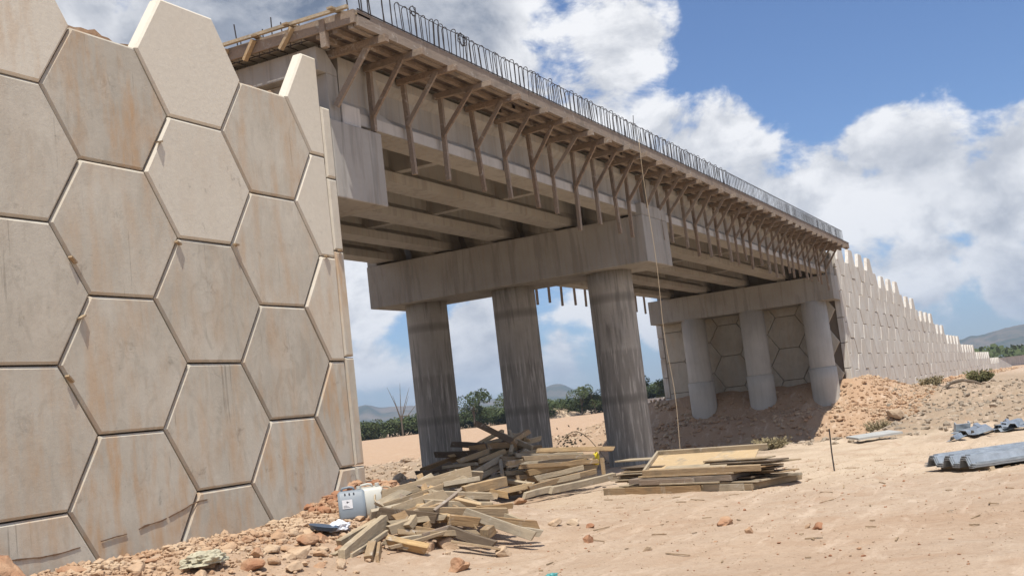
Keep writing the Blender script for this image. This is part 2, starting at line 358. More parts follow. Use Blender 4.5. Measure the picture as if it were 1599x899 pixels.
n_big = b.noise(P, .28, 6, .6); n_mid = b.noise(P, 1.7, 7, .62, .4); n_fin = b.noise(P, 11, 8, .72); n_gr = b.noise(P, 55, 4, .7); vo = b.vor(P, 16)
c = b.mix(b.mr(n_big, .35, .65), (.45,.345,.255), (.39,.29,.21))
c = b.mix(b.mr(n_mid, .42, .66, 0, .55), c, (.51,.415,.32))
c = b.mix(b.math('MULTIPLY', sp.outputs[2], b.mr(n_mid, .3, .6, .45, .85)), c, (.54,.435,.32))
c = b.mix(b.math('MULTIPLY', sp.outputs[0], b.mr(n_mid, .3, .6, .5, 1)), c, (.41,.265,.165))
c = b.mix(b.math('MULTIPLY', sp.outputs[1], b.mr(n_mid, .3, .62, .6, 1)), c, (.31,.24,.17))
n_pt = b.noise(P, .75, 5, .6, 1.2); c = b.mix(b.mr(n_pt, .52, .64, 0, .5), c, (.37,.25,.165))
c = b.mix(b.mr(b.noise(b.coord('Object', (.35, 1.6, 1), rand=False), 2.2, 6, .65, .5), .54, .66, 0, .45), c, (.60,.48,.37))
c = b.mix(b.mr(n_fin, .5, .72, 0, .5), c, (.27,.175,.11))
c = b.mix(b.mr(n_gr, .58, .74, 0, .5), c, (.66,.55,.44))
c = b.mix(b.mr(n_gr, .42, .26, 0, .45), c, (.27,.17,.11))
nt.links.new(c, bs.inputs['Base Color']); bs.inputs['Roughness'].default_value = 1; bs.inputs['Specular IOR Level'].default_value = .1
q = b.bump(n_mid, .35, .12, None); q = b.bump(n_fin, .7, .05, None, q); b.bump(n_gr, .45, .012, bs, q)
me.materials.append(mt); M['soil'] = mt
gr_o = bpy.data.objects.new('ground', me); COL.objects.link(gr_o); tag(gr_o, 'sandy pinkish beige building site ground', kind='structure')

# ---------------------------------------------------------------- far hills
def ridge(name, prof, dist, col, seed, depth=900):
    az0, az1 = prof[0][0], prof[-1][0]; mb = MB(); n = 220; rows = 9
    for r in range(rows):
        t = r/(rows-1)
        for i in range(n+1):
            az = az0+(az1-az0)*i/n
            for (a, e), (a2, e2) in zip(prof, prof[1:]):
                if a <= az <= a2: el = e+(e2-e)*sm((az-a)/(a2-a)); break
            H = max(0, dist*math.tan(R(el)))*(1+.07*fbm(az*.9, seed, 0, 5))
            hh = H*(1-(1-t)**1.6) + H*.16*fbm(az*1.3, t*3+seed, 2, 5)*math.sin(math.pi*t)
            d = dist-depth*(1-t)
            mb.v.append((CAMPOS[0]+d*math.cos(R(az)), CAMPOS[1]+d*math.sin(R(az)), hh if r else -20))
    for r in range(rows-1):
        for i in range(n): mb.f.append((r*(n+1)+i, r*(n+1)+i+1, (r+1)*(n+1)+i+1, (r+1)*(n+1)+i))
    # back slope gives the ridge real depth
    base = len(mb.v)
    for i in range(n+1):
        az = az0+(az1-az0)*i/n; d = dist+depth; mb.v.append((CAMPOS[0]+d*math.cos(R(az)), CAMPOS[1]+d*math.sin(R(az)), -20))
    for i in range(n): mb.f.append(((rows-1)*(n+1)+i, (rows-1)*(n+1)+i+1, base+i+1, base+i))
    o = mb.build(name, col, smooth=True); tag(o, kind='structure'); return o
mt, nt, bs = newmat('scrub hillside'); b = NB(nt); P = b.coord('Object', rand=False)
n = b.noise(P, .004, 8, .65, .6); n2 = b.noise(P, .02, 6, .7)
c = b.mix(b.mr(n, .4, .62), (.055,.07,.045), (.20,.155,.115)); c = b.mix(b.mr(n2, .5, .75, 0, .6), c, (.035,.05,.03))
nt.links.new(c, bs.inputs['Base Color']); bs.inputs['Roughness'].default_value = 1; bs.inputs['Specular IOR Level'].default_value = 0
M['hill'] = mt
o = ridge('hills', [(12,.0),(16,.35),(19,.55),(22,.42),(23.3,.92),(24.4,1.36),(25.8,1.1),(27,.95),(28.1,1.0),(29.5,.75),(31,.8),(32,1.12),(33.3,1.2),(34.3,1.38),(37,1.2),(42,.4),(46,.1)], 4600, M['hill'], 3); o['label'] = 'blue scrubby hills beyond the tree line'
o = ridge('hills', [(-14,1.2),(-8,1.9),(-3,1.75),(0,1.6),(1.9,1.5),(3.,1.36),(4.1,1.27),(5.,1.1),(6.2,.6),(7.5,.25),(9,.1)], 4200, M['hill'], 8); o['label'] = 'long blue hill behind the right end of the far wall'

# ---------------------------------------------------------------- hexagonal panel walls
HV = 1.5942; HH = HV/2
def clip(poly, ax, val, keep_less):
    out = []
    for i in range(len(poly)):
        p, q = poly[i-1], poly[i]
        ip = (p[ax] <= val) == keep_less or p[ax] == val; iq = (q[ax] <= val) == keep_less or q[ax] == val
        if ip != iq:
            t = (val-p[ax])/(q[ax]-p[ax]); out.append((p[0]+(q[0]-p[0])*t, p[1]+(q[1]-p[1])*t))
        if iq: out.append(q)
    return out
def inset(poly, d):
    n = len(poly); out = []
    area = sum(poly[i-1][0]*poly[i][1]-poly[i][0]*poly[i-1][1] for i in range(n)); s = 1 if area > 0 else -1
    for i in range(n):
        a = Vector(poly[i-1]); p = Vector(poly[i]); c = Vector(poly[(i+1) % n])
        e1 = (p-a).normalized(); e2 = (c-p).normalized(); n1 = Vector((-e1.y, e1.x))*s; n2 = Vector((-e2.y, e2.x))*s
        k = 1+n1.dot(n2); v = (n1+n2)/max(k, .3); out.append((p.x+v.x*d, p.y+v.y*d))
    return out
def dedupe(poly):
    out = []
    for p in poly:
        if not out or (abs(p[0]-out[-1][0])+abs(p[1]-out[-1][1])) > .02: out.append(p)
    if abs(out[0][0]-out[-1][0])+abs(out[0][1]-out[-1][1]) < .02: out.pop()
    return out
def panel_geo(mb, poly, gap=.010, bev=.030, th=.17, y0=0., cx=0, cz=0, f=None):
    """prism with a chamfered outer face; outer face towards -Y at y0. f maps (u, y, v) to 3D"""
    f = f or (lambda u, y, v: (u, y, v))
    poly = dedupe(poly); a = inset(poly, gap); c_ = inset(poly, gap+bev)
    if sum(a[i-1][0]*a[i][1]-a[i][0]*a[i-1][1] for i in range(len(a))) < 0: a.reverse(); c_.reverse()
    n = len(a); vs = [f(p[0]-cx, y0, p[1]-cz) for p in c_]+[f(p[0]-cx, y0+bev*.9, p[1]-cz) for p in a]+[f(p[0]-cx, y0+th, p[1]-cz) for p in a]
    fs = [tuple(range(n)), tuple(2*n+k for k in range(n))[::-1]]
    for k in range(n):
        l = (k+1) % n
        fs += [(k, n+k, n+l, l), (n+k, 2*n+k, 2*n+l, n+l)]
    mb.add(vs, fs)
def hexpoly(cx, cz): return [(cx-1, cz), (cx-.5, cz-HH), (cx+.5, cz-HH), (cx+1, cz), (cx+.5, cz+HH), (cx-.5, cz+HH)]
mt, nt, bs = newmat('joint filler'); bs.inputs['Base Color'].default_value = (.16,.13,.10,1); bs.inputs['Roughness'].default_value = 1; M['joint'] = mt; M['mud'] = plain('dried mud', (.20,.125,.08), 1, 0, .4, 20, .3, .1)

nw = empty('retaining_wall', (0, 0, 0))
tag(nw, 'tall near retaining wall of stained hexagonal concrete panels on the left', 'retaining wall')
XE = 4.37
rnd = random.Random(5)
clean = {(1,9):1., (3,9):.95, (-1,9):1., (1,7):.75, (3,7):.85, (3,5):.6, (0,8):.0, (2,8):.25, (0,6):.25, (2,6):.3, (1,5):.0, (2,4):.0, (-1,7):.3,(-1,5):.15}
stain = {(0,8):.75, (0,6):.35, (2,8):.55, (2,6):.45, (1,5):.4, (0,4):.55, (1,3):.6, (2,4):.45, (0,2):1., (2,2):.9, (3,3):.9, (3,1):1., (1,1):.7, (-1,3):.45, (-1,1):.9, (1,9):.05, (1,7):.12, (3,9):.0, (3,7):.1,(3,5):.4,(0,0):.9,(-1,7):.2,(-1,5):.15}
for j in range(-8, 4):
    for cv in ((9, 7, 5, 3, 1) if j % 2 else (8, 6, 4, 2, 0)):
        poly = hexpoly(1.5*j, cv*HH)
        if j == 3: poly = clip(poly, 0, XE, True)
        if cv == 0: poly = clip(poly, 1, .0, False)
        mb = MB(); cx, cz = 1.5*j, cv*HH
        panel_geo(mb, poly, cx=cx, cz=cz)
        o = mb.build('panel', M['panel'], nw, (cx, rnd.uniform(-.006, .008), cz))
        o.rotation_euler = (R(rnd.uniform(-.3, .3)), R(rnd.uniform(-.35, .35)), R(rnd.uniform(-.25, .25)))
        o.color = (stain.get((j, cv), rnd.uniform(.2, .7)), clean.get((j, cv), rnd.uniform(0, .3)), .75 if cv < 8 else .25, 1)
# corner strip: stacked narrow pieces
zc = [.2, 1.6, 3.25, 4.9, 6.05, 7.2]
for i in range(len(zc)-1):
    mb = MB(); panel_geo(mb, [(XE, zc[i]), (4.62, zc[i]), (4.62, zc[i+1]), (XE, zc[i+1])], th=.3, bev=.03)
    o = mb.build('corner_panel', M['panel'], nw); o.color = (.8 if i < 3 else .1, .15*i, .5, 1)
MB().box(-13, XE+.1, .14, .22, 0, 7.15).box(-13, 4.55, .22, .3, 0, 7.1).build('joint_filler', M['joint'], nw)
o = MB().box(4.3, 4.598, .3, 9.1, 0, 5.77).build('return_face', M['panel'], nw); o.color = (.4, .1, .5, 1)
# little wooden wedges left in the joints
wd = MB()
for x, z, a in ((-.74,4.37,.5),(-.67,3.72,-.4),(.76,5.99,-.3),(.95,4.71,.2),(-.9,3.03,.6),(4.47,4.9,0),(2.05,6*HH,.0),(4.1,6*HH,0)):
    w_ = MB().beam((-.06,0,0),(.06,0,0),.05,.022).build('wedge', M['wood'], nw, (x, -.03, z)); w_.rotation_euler = (0, a, .3)
# mud crust line near the foot
mcr = MB(); prev = None
for i in range(150):
    x = -1.9 + i*.021
    z = 1.26+.07*math.sin(x*1.5+.4)+.02*fbm(x*2, 0, 0, 3)+.16*sm((x-.2)/.9)
    q_ = (x, .0, z)
    if prev and fbm(x*2.3, 7, 0, 3) > -.12: mcr.beam(prev, q_, .010, .010+.022*max(0, fbm(x*7, 1, 0, 3)))
    prev = q_
mcr.build('mud_crust', M['mud'], nw)

# fill behind the near wall
def fill(name, x0, x1, y0, y1, top, nx, ny, mat=None, base=0.):
    mb = MB()
    for j in range(ny+1):
        for i in range(nx+1):
            x = x0+(x1-x0)*i/nx; y = y0+(y1-y0)*j/ny; mb.v.append((x, y, top(x, y)))
    for j in range(ny):
        for i in range(nx): mb.f.append((j*(nx+1)+i, j*(nx+1)+i+1, (j+1)*(nx+1)+i+1, (j+1)*(nx+1)+i))
    b0 = len(mb.v); mb.v += [(x0,y0,base),(x1,y0,base),(x1,y1,base),(x0,y1,base)]
    per = [[i for i in range(nx+1)], [j*(nx+1)+nx for j in range(ny+1)], [ny*(nx+1)+i for i in range(nx, -1, -1)], [j*(nx+1) for j in range(ny, -1, -1)]]
    for k, row in enumerate(per): mb.f.append(tuple([b0+k]+row+[])[::-1] if False else tuple(row[::-1]+[b0+k, b0+(k+1) % 4]))
    o = mb.build(name, mat or M['rock'], smooth=False); tag(o, kind='structure'); return o
o = fill('embankment_fill', -13, 4.4, .305, 9.1, lambda x, y: 7.24+.10*fbm(x*1.4, y*1.4, 2, 5)+.09*abs(fbm(x*5, y*5, 2, 3))+.12*math.exp(-((x-.05)/.5)**2), 160, 60); o['label'] = 'reddish earth fill behind the near wall'

# ---------------------------------------------------------------- far wall beyond the bridge
fw = empty('retaining_wall', (46.6, 0, 0))
tag(fw, 'long far retaining wall of hexagonal panels stepping down to the right', 'retaining wall')
STEP = [(46,8.95),(57,8.75),(61.5,8.0),(66,7.9),(74,6.85),(81,6.4),(92,5.3),(98,4.9),(112,4.1),(128,3.3),(150,2.5),(166,1.9)]
def topz(x):
    if x <= STEP[0][0]: return STEP[0][1]
    for (a, e), (a2, e2) in zip(STEP, STEP[1:]):
        if a <= x <= a2: return e+(e2-e)*(x-a)/(a2-a)
    return STEP[-1][1]
X0 = 47.05
rest = MB(); npan = 0
for j in range(0, 80):
    cx = X0 + 1.5*j
    for cv in ((11, 9, 7, 5, 3, 1, -1) if j % 2 == 0 else (10, 8, 6, 4, 2, 0)):
        cz = cv*HH
        if cz+HH > topz(cx)+.55 or cz+HH < ground(cx, -.3)-.25: continue
        poly = hexpoly(cx, cz)
        if j == 0: poly = clip(poly, 0, X0, False)
        if npan < 100 and cx < 86:
            mb = MB(); panel_geo(mb, poly, gap=.014, bev=.022, cx=cx, cz=cz, y0=0)
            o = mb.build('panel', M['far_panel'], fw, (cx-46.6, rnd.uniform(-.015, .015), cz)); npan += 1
            o.rotation_euler = (R(rnd.uniform(-.5, .5)), 0, R(rnd.uniform(-.4, .4)))
        else:
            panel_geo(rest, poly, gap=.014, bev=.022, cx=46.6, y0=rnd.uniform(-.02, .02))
o = rest.build('panels', M['far_panel'], fw); tag(o, kind='stuff')
zc = [1.0, 2.5, 3.75, 5.0, 6.3, 7.5, 8.55]
for i in range(len(zc)-1):
    mb = MB(); panel_geo(mb, [(.06, zc[i]), (.43, zc[i]), (.43, zc[i+1]), (.06, zc[i+1])], th=.3, bev=.03, gap=.018)
    mb.build('corner_panel', M['far_panel'], fw, (0, -.02, 0))
# return wall under the bridge, facing -X
mr_ = M['panel']
for j in range(0, 7):
    for cv in range(0, 5):
        cy = 1.3+1.5*j; cz = cv*HV+(.65 if j % 2 == 0 else .65+HH)
        poly = hexpoly(cy, cz); poly = clip(clip(poly, 0, .12, False), 0, 9.3, True)
        if len(poly) < 3: continue
        poly = clip(poly, 1, 6.2, True)
        if len(poly) < 3: continue
        mb = MB(); panel_geo(mb, poly, gap=.011, bev=.02, f=lambda u, y, v: (y, u, v))
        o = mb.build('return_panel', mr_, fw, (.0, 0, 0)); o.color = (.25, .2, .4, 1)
        o.location.x = rnd.uniform(-.01, .01)
for i in range(5):
    z0 = 1+i*1.05; MB().box(.0, .3, 9.32, 9.62, z0, z0+1.03).build('corner_panel', M['far_panel'], fw, bevel=.03)
jb = MB().box(.16, .25, .15, 9.6, 0, 6.2).box(.25, 120, .15, .19, 0, .9)
k = 0
xx = 47.05
while xx < 166:
    jb.box(xx-46.6, xx-46.6+1.5, .14, .2, .5, max(1.2, topz(xx+.7)-1.35)); xx += 1.5
jb.build('joint_filler', M['joint'], fw)
# low sloped end of the wall
sl = MB(); sl.add([(165.5,0,0),(200,0,0),(200,.3,0),(165.5,.3,0),(165.5,0,2.3),(200,0,.75),(200,.3,.75),(165.5,.3,2.3)], [(0,3,2,1),(4,5,6,7),(0,1,5,4),(1,2,6,5),(2,3,7,6),(3,0,4,7)])
sl.build('sloping_end', M['mortar'], fw, (-46.6, 0, 0))
o = fill('embankment_fill', 46.95, 200, .205, 9.3, lambda x, y: topz(x)-1.15+.1*fbm(x, y, 1, 3) if x < 166 else max(.5, 1.0-(x-166)*.02), 200, 10); o['label'] = 'earth fill of the far approach ramp'

# ---------------------------------------------------------------- haze
mt = bpy.data.materials.new('haze'); mt.use_nodes = True; mt.node_tree.nodes.clear()
vo_ = mt.node_tree.nodes.new('ShaderNodeVolumePrincipled'); ou_ = mt.node_tree.nodes.new('ShaderNodeOutputMaterial'); mt.node_tree.links.new(vo_.outputs[0], ou_.inputs['Volume'])
vo_.inputs['Color'].default_value = (.62, .78, 1.0, 1); vo_.inputs['Density'].default_value = .00016; vo_.inputs['Anisotropy'].default_value = .2
hz_ = MB().box(-300, 6800, -2500, 5200, -30, 260).build('haze', mt); tag(hz_, 'thin blue air between the site and the hills', kind='stuff')
# ---------------------------------------------------------------- bridge substructure
ab = empty('bridge_abutment', (5, 0, 0)); tag(ab, 'near abutment cap and back wall rising behind the left hexagonal wall', 'abutment')
MB().box(-.36, 1.08, .02, 9.15, 5.78, 7.05).build('cap_beam', M['cap'], ab, bevel=.02)
bw = MB(); bw.add([(-.45,.12,7.85),(.08,.12,7.85),(.08,.12,7.95),(-.2,.12,8.24),(-.45,.12,8.24)]+[(-.45,9.1,7.85),(.08,9.1,7.85),(.08,9.1,7.95),(-.2,9.1,8.24),(-.45,9.1,8.24)],
                  [(0,1,2,3,4),(9,8,7,6,5),(0,5,6,1),(1,6,7,2),(2,7,8,3),(3,8,9,4),(4,9,5,0)])
bw.box(-.22, .08, .12, 9.1, 7.05, 7.85)
bw.build('back_wall', M['cap'], ab, bevel=.012)
MB().box(.1, .62, .1, .42, 7.05, 7.42).build('shear_key', M['mortar'], ab, bevel=.015)
for y in (1.58, 4.67, 7.7): MB().tube([(.4,y,0),(.4,y,5.78)], .62, 32).build('column', M['column'], ab, smooth=True)
pr_ = empty('bridge_pier', (19.9, 0, .3)); tag(pr_, 'middle bridge pier of three round columns under a long cap beam', 'pier')
MB().box(-1.05, 1.05, .0, 9.05, 5.48, 6.78).build('cap_beam', M['cap'], pr_, bevel=.025)
MB().box(-1.048, 1.046, .004, .34, 6.78, 7.12).build('shear_key', M['cap'], pr_, bevel=.02)
MB().box(-1.0, 1.0, 8.7, 9.046, 6.78, 7.12).build('shear_key', M['cap'], pr_, bevel=.02)
for y in (1.58, 4.67, 7.7):
    MB().tube([(0,0,-1.5)]+[(0,0,-1.5+k*.5) for k in range(1, 14)]+[(0,0,5.485)], .64, 48).build('column', M['column'], pr_, (0, y, 0), smooth=True)
fa = empty('bridge_abutment', (45.8, 0, .5)); tag(fa, 'far abutment with three pale round columns under its cap beam', 'abutment')
MB().box(-.8, .78, -.02, 9.35, 5.35, 6.55).build('cap_beam', M['cap'], fa, bevel=.02)
MB().box(.3, .8, .1, 9.2, 6.55, 7.7).build('back_wall', M['cap'], fa, bevel=.02)
MB().box(-.5, .28, .02, .3, 6.55, 7.35).build('shear_key', M['cap'], fa, bevel=.02)
for y in (1.1, 4.2, 7.25):
    c_ = MB().tube([(0,0,-1.5)]+[(0,0,-1.5+k*.5) for k in range(1, 7)]+[(0,0,2.15)], .66, 40).tube([(0,0,2.15),(0,0,2.2),(0,0,5.36)], .61, 40).build('column', M['far_column'], fa, (-.25, y, 0), smooth=True)
    c_.rotation_euler = (0, 0, y)

# ---------------------------------------------------------------- bridge deck
dk = empty('bridge_deck', (5, 0, 7.1)); tag(dk, 'unfinished two span bridge deck on concrete girders with rebar hoops along its edge', 'bridge')
GY = [.46, 2.45, 4.45, 6.45, 8.42]
def girder_profile():
    h = [(-.30,.05),(.30,.05),(.30,.26),(.11,.42),(.11,.86),(.26,1.0),(.26,1.16),(-.26,1.16),(-.26,1.0),(-.11,.86),(-.11,.42),(-.30,.26)]
    return h
def girder(x0, x1, y):
    pf = girder_profile(); n = len(pf); mb = MB()
    # thickened end blocks: web as wide as the flange near the supports
    secs = [(x0, 1), (x0+1.1, 1), (x0+1.5, 0), (x1-1.5, 0), (x1-1.1, 1), (x1, 1)]
    for x, e in secs:
        for (a, z) in pf:
            if e and abs(a) < .2: a = .24 if a > 0 else -.24
            mb.v.append((x-5, y+a, z))
    for s_ in range(len(secs)-1):
        for k in range(n): mb.f.append((s_*n+k, s_*n+(k+1) % n, (s_+1)*n+(k+1) % n, (s_+1)*n+k))
    mb.f.append(tuple(range(n))[::-1]); mb.f.append(tuple((len(secs)-1)*n+k for k in range(n)))
    return mb
for y in GY:
    for (x0, x1) in ((5.25, 19.72), (20.08, 45.9)):
        g = girder(x0, x1, y).build('girder', M['girder'], dk)
        if y == GY[0]:
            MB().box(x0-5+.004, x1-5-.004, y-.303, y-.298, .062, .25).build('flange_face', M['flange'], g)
for (x0, x1) in ((5.25, 19.72), (20.08, 45.9)):
    n = 2 if x1 < 20 else 3
    for i in range(4):
        y0, y1 = GY[i]+.1, GY[i+1]-.1
        for k in range(1, n+1):
            x = x0+(x1-x0)*k/(n+1)-5
            MB().box(x-.12, x+.12, y0, y1, .3, 1.1).build('diaphragm', M['girder'], dk)
MB().box(-.62, 41.3, -.78, 9.66, 1.265, 1.40).build('slab', M['girder'], dk)
for y in GY:
    for x in (5.6, 19.4, 20.4, 45.5): MB().box(x-5-.2, x-5+.2, y-.2, y+.2, -.048, .05).build('bearing', M['mortar'], dk)
# hoops along the near edge
def hoop_pts(w=.06, h=.72, lean=0.):
    p = [(0, -w, 0), (lean*.5, -w, h-w)]
    for k in range(1, 6):
        t = math.pi*k/6; p.append((lean, -w*math.cos(t), h-w+w*math.sin(t)))
    p += [(lean*.5, w, h-w), (0, w, 0)]
    return p
hv = [MB().tube(hoop_pts(.047+.008*math.sin(k), .74+.02*math.cos(k*2), .03*math.sin(k*3)), .0085, 5).mesh('rebar_hoop') for k in range(6)]
for me_ in hv: me_.materials.append(M['rebar'])
restm = MB(); cnt = 0; i = 0; x = 5.95
while x < 45.9:
    if cnt < 100:
        o = bpy.data.objects.new('rebar_hoop', hv[i % 6]); COL.objects.link(o); o.parent = dk
        o.location = (x-5, -.66+rnd.uniform(-.012, .012), 1.30); o.rotation_euler = (R(rnd.uniform(-3, 3)), R(rnd.uniform(-3, 3)), R(rnd.uniform(-5, 5))); cnt += 1
    else:
        ln = rnd.uniform(-.02, .02)
        restm.tube([(p[0]+x-5, p[1]-.66, p[2]+1.30) for p in hoop_pts(.047, .73, ln)], .0085, 4)
    x += .2*(1+rnd.uniform(-.12, .12)); i += 1
o = restm.build('rebar_hoops', M['rebar'], dk); tag(o, kind='stuff')
lb = [(x_-5, -.66+.01*math.sin(x_*2), 2.02+.008*math.sin(x_*5.)) for x_ in [5.9+k*.5 for k in range(81)]]
MB().tube(lb, .007, 5).tube([(p[0], -.60, 1.36) for p in lb], .007, 5).build('edge_bar', M['rebar'], dk)
# coil of tie wire hanging on the hoops
co = MB(); co.tube([(3.0+.12*math.cos(t*.9)+.01*t*.3, -.7+.02*math.sin(t*2), 1.93+.12*math.sin(t*.9)) for t in range(0, 30)], .006, 4)
co.tube([(1.35+.1*math.cos(t*.9), -.7+.02*math.sin(t*2), 2.0+.09*math.sin(t*.9)) for t in range(0, 22)], .006, 4); co.build('tie_wire', M['rebar'], dk)
for k, (x_, y_) in enumerate(((-.52,-.6),(-.36,-.75),(-.2,-.62),(-.16,-.74),(.1,-.62),(.28,-.74),(.5,-.62),(.55,-.73))):
    MB().tube([(x_, y_, 1.3), (x_+.02, y_, 1.55), (x_-.015+.03*(k % 2), y_, 1.9), (x_+.01, y_, 2.35)], .0115, 5).build('starter_bar', M['rebar'], dk)
def vbars(mb, seed):
    r_ = random.Random(seed)
    for k in range(60):
        y_ = .6+k*.145+r_.uniform(-.1, .1); x_ = -.45+r_.uniform(-.1, .9); h_ = r_.choice((.15, .22, .3, .42))
        mb.tube([(x_, y_, 1.3), (x_+r_.uniform(-.05, .05), y_+r_.uniform(-.04, .04), 1.45+h_)], .011, 5)
    return mb
vbars(MB(), 3).build('upright_bars', M['rebar'], dk)
# reinforcement cage showing in the gap at the deck end
cg = MB()
for z_ in (1.17, 1.225): cg.tube([(-.66, .1, z_), (-.66, 9.3, z_)], .011, 5)
for k in range(44):
    y_ = .2+k*.21; cg.tube([(-.70, y_, 1.13), (-.70, y_, 1.22), (-.2, y_+.03, 1.27), (-.2, y_+.03, 1.155)], .008, 4)
cg.build('end_cage', M['rebar'], dk)
tb = MB(); tb.tube([(11.85, -.72, 1.3), (11.95, -.76, 2.2)], .009, 5).build('leaning_bar', M['rebar'], dk)

# ---------------------------------------------------------------- formwork under the deck edges
fo = empty('edge_formwork', (5, 0, 8.25)); tag(fo, 'brown timber formwork boards and joists under the near deck overhang', 'formwork')
r2 = random.Random(11)
for k in range(7):
    x0 = -.66+k*6.05; x1 = min(41.3, x0+6.03)
    MB().box(x0, x1, -.86, -.782, .02+r2.uniform(-.01,.01), .27).build('edge_board', M['wood_form'], fo)
    MB().box(x0, x1, -.781, .2, .082, .112).build('plywood', M['ply_dark'], fo)
    for y_ in (-.72, -.42, -.1): MB().box(x0, x1+.15, y_-.045, y_+.045, r2.uniform(-.006, 0), .08).build('joist', M['wood_form'], fo)
MB().box(-.66, 41.3, -.88, -.862, .272, .285).build('edge_strip', M['rebar'], fo)
# end form across the deck
MB().box(-.73, -.68, -.84, 3.4, .06, .265).build('end_board', M['wood_form'], fo)
MB().box(-.73, -.68, 3.42, 9.7, .07, .27).build('end_board', M['wood_form'], fo)
MB().box(-.76, -.66, -.3, -.2, -.2, .24).build('post', M['wood_form'], fo); MB().box(-.67, -.3, -.86, -.3, .19, .22).build('cleat', M['wood'], fo)
MB().beam((-.9, .33, -.05), (-.72, .33, .32), .09, .045, (1,0,0)).build('brace', M['wood'], fo) if False else None
for q_, (xa, ya_, xb, yb_, zz) in enumerate(((-.95,-.55,-.2,-.60,.30),(-.9,.35,.1,.28,.30),(-.85,1.0,-.1,1.2,.29))):
    MB().beam((xa, ya_, zz), (xb, yb_, zz+.03*q_), .10, .03).build('loose_board', M['wood'], fo)
MB().beam((-.82, -.80, .29), (-.78, 2.3, .33), .06, .05).build('loose_board', M['wood_grey'], fo)
for (ya, yb) in ((.55, .28), (1.28, 1.05), (1.75, 1.62)):
    MB().beam((-.78, ya, -.04), (-.80, yb, .24), .05, .09, (1, 0, 0)).build('leaning_plank', M['wood_gold'], fo)
def make_bracket():
    root = empty('formwork_bracket', (0, 0, 0))
    b1 = MB().box(-.045, .045, -1.0, .19, -.12, -.002).build('beam', M['wood_form'], root, bevel=.006)
    b2 = MB().beam((0.05, .10, .0), (.05, .075, -1.85), .085, .085).build('leg', M['wood_form'], root, bevel=.006)
    b3 = MB().beam((-.035, -.62, -.05), (-.035, .07, -.93), .05, .085).build('strut', M['wood_form'], root, bevel=.005)
    return root
proto = make_bracket()
short = make_bracket()
for ch in list(short.children):
    if ch.name.startswith('leg'): bpy.data.objects.remove(ch)
MB().beam((0.05, .14, .0), (.05, .13, -1.18), .085, .085).build('leg', M['wood_form'], short, bevel=.006)
BX = [5.97, 7.05, 8.33, 9.55, 10.85, 12.15, 13.35, 14.55, 15.75, 16.95, 18.1, 19.3]
x = 20.5
while x < 45.3: BX.append(x); x += 1.12+r2.uniform(-.12, .12)
for i, x in enumerate(BX):
    o = short if i == 0 else proto if i == 1 else copy_tree(proto)
    o.location = (x, r2.uniform(-.04, .03), 8.25); o.rotation_euler = (R(r2.uniform(-1.5, 1.5)), R(r2.uniform(-4, 4)), R(r2.uniform(-9, 9)))
    o.scale = (1, 1, r2.uniform(.90, 1.10))
    if i == 0: o.scale = (1, 1, 1)
    NB_ = {0: 'short legged timber bracket nearest the left abutment, its leg ending on the abutment cap', 1: 'second timber bracket from the left abutment under the near deck edge', 2: 'third timber bracket from the left abutment under the near deck edge',
           3: 'fourth timber bracket from the left abutment under the near deck edge', 4: 'fifth timber bracket from the left abutment under the near deck edge', 5: 'sixth timber bracket from the left abutment under the near deck edge', 11: 'timber bracket directly above the near end of the middle pier cap',
           10: 'last timber bracket left of the middle pier cap', 12: 'first timber bracket right of the middle pier cap'}
    ORD = ['first', 'second', 'third', 'fourth', 'fifth', 'sixth', 'seventh', 'eighth', 'ninth', 'tenth', 'eleventh', 'twelfth', 'thirteenth', 'fourteenth', 'fifteenth', 'sixteenth', 'seventeenth', 'eighteenth', 'nineteenth', 'twentieth', 'twenty first', 'twenty second', 'twenty third', 'twenty fourth', 'twenty fifth', 'twenty sixth', 'twenty seventh', 'twenty eighth']
    if i in NB_: tag(o, NB_[i], 'bracket', 'timber brackets under the near deck edge')
    else: tag(o, ('%s brown timber bracket under the near deck edge counted from the left abutment' % ORD[i]) if x < 19 else ('%s brown timber bracket right of the middle pier cap under the near deck edge' % ORD[i-12]), 'bracket', 'timber brackets under the near deck edge')
x = 25.5; kf = 0
while x < 44:
    o = copy_tree(proto); o.location = (x, 8.88+r2.uniform(-.03, .03), 8.25); o.rotation_euler = (0, R(r2.uniform(-2, 2)), math.pi+R(r2.uniform(-4, 4))); o.scale = (1, 1, r2.uniform(.97, 1.06))
    tag(o, '%s dark timber bracket from the left under the far deck edge, seen below the girders' % ORD[kf], 'bracket', 'timber brackets under the far deck edge'); x += 1.25; kf += 1
MB().beam((-.05, -.62, -.08), (-.12, .06, -.95), .06, .09).build('corner_prop', M['wood_form'], fo); MB().box(-.1, .0, -.98, .18, -.12, -.002).build('corner_beam', M['wood_form'], fo)
fo2 = empty('edge_formwork', (5, 0, 8.25)); tag(fo2, 'timber formwork under the hidden far overhang of the deck', 'formwork')
MB().box(18, 41.2, 8.7, 9.66, .082, .112).build('plywood', M['ply_dark'], fo2); MB().box(18, 41.2, 9.662, 9.72, .02, .27).build('edge_board', M['wood_form'], fo2)
# rope down from the deck edge
rp = MB(); rp.tube([(16.5+.05*math.sin(t*2.2)*(t/8.), -.98-.02*t*.3+.02*math.sin(t*1.7), 8.55-t*1.0) for t in [k*.25 for k in range(33)]], .0075, 5)
o = rp.build
o = rp.build('rope', M['rope'], smooth=True); tag(o, 'thin tan rope hanging from the deck edge to the ground', 'rope')
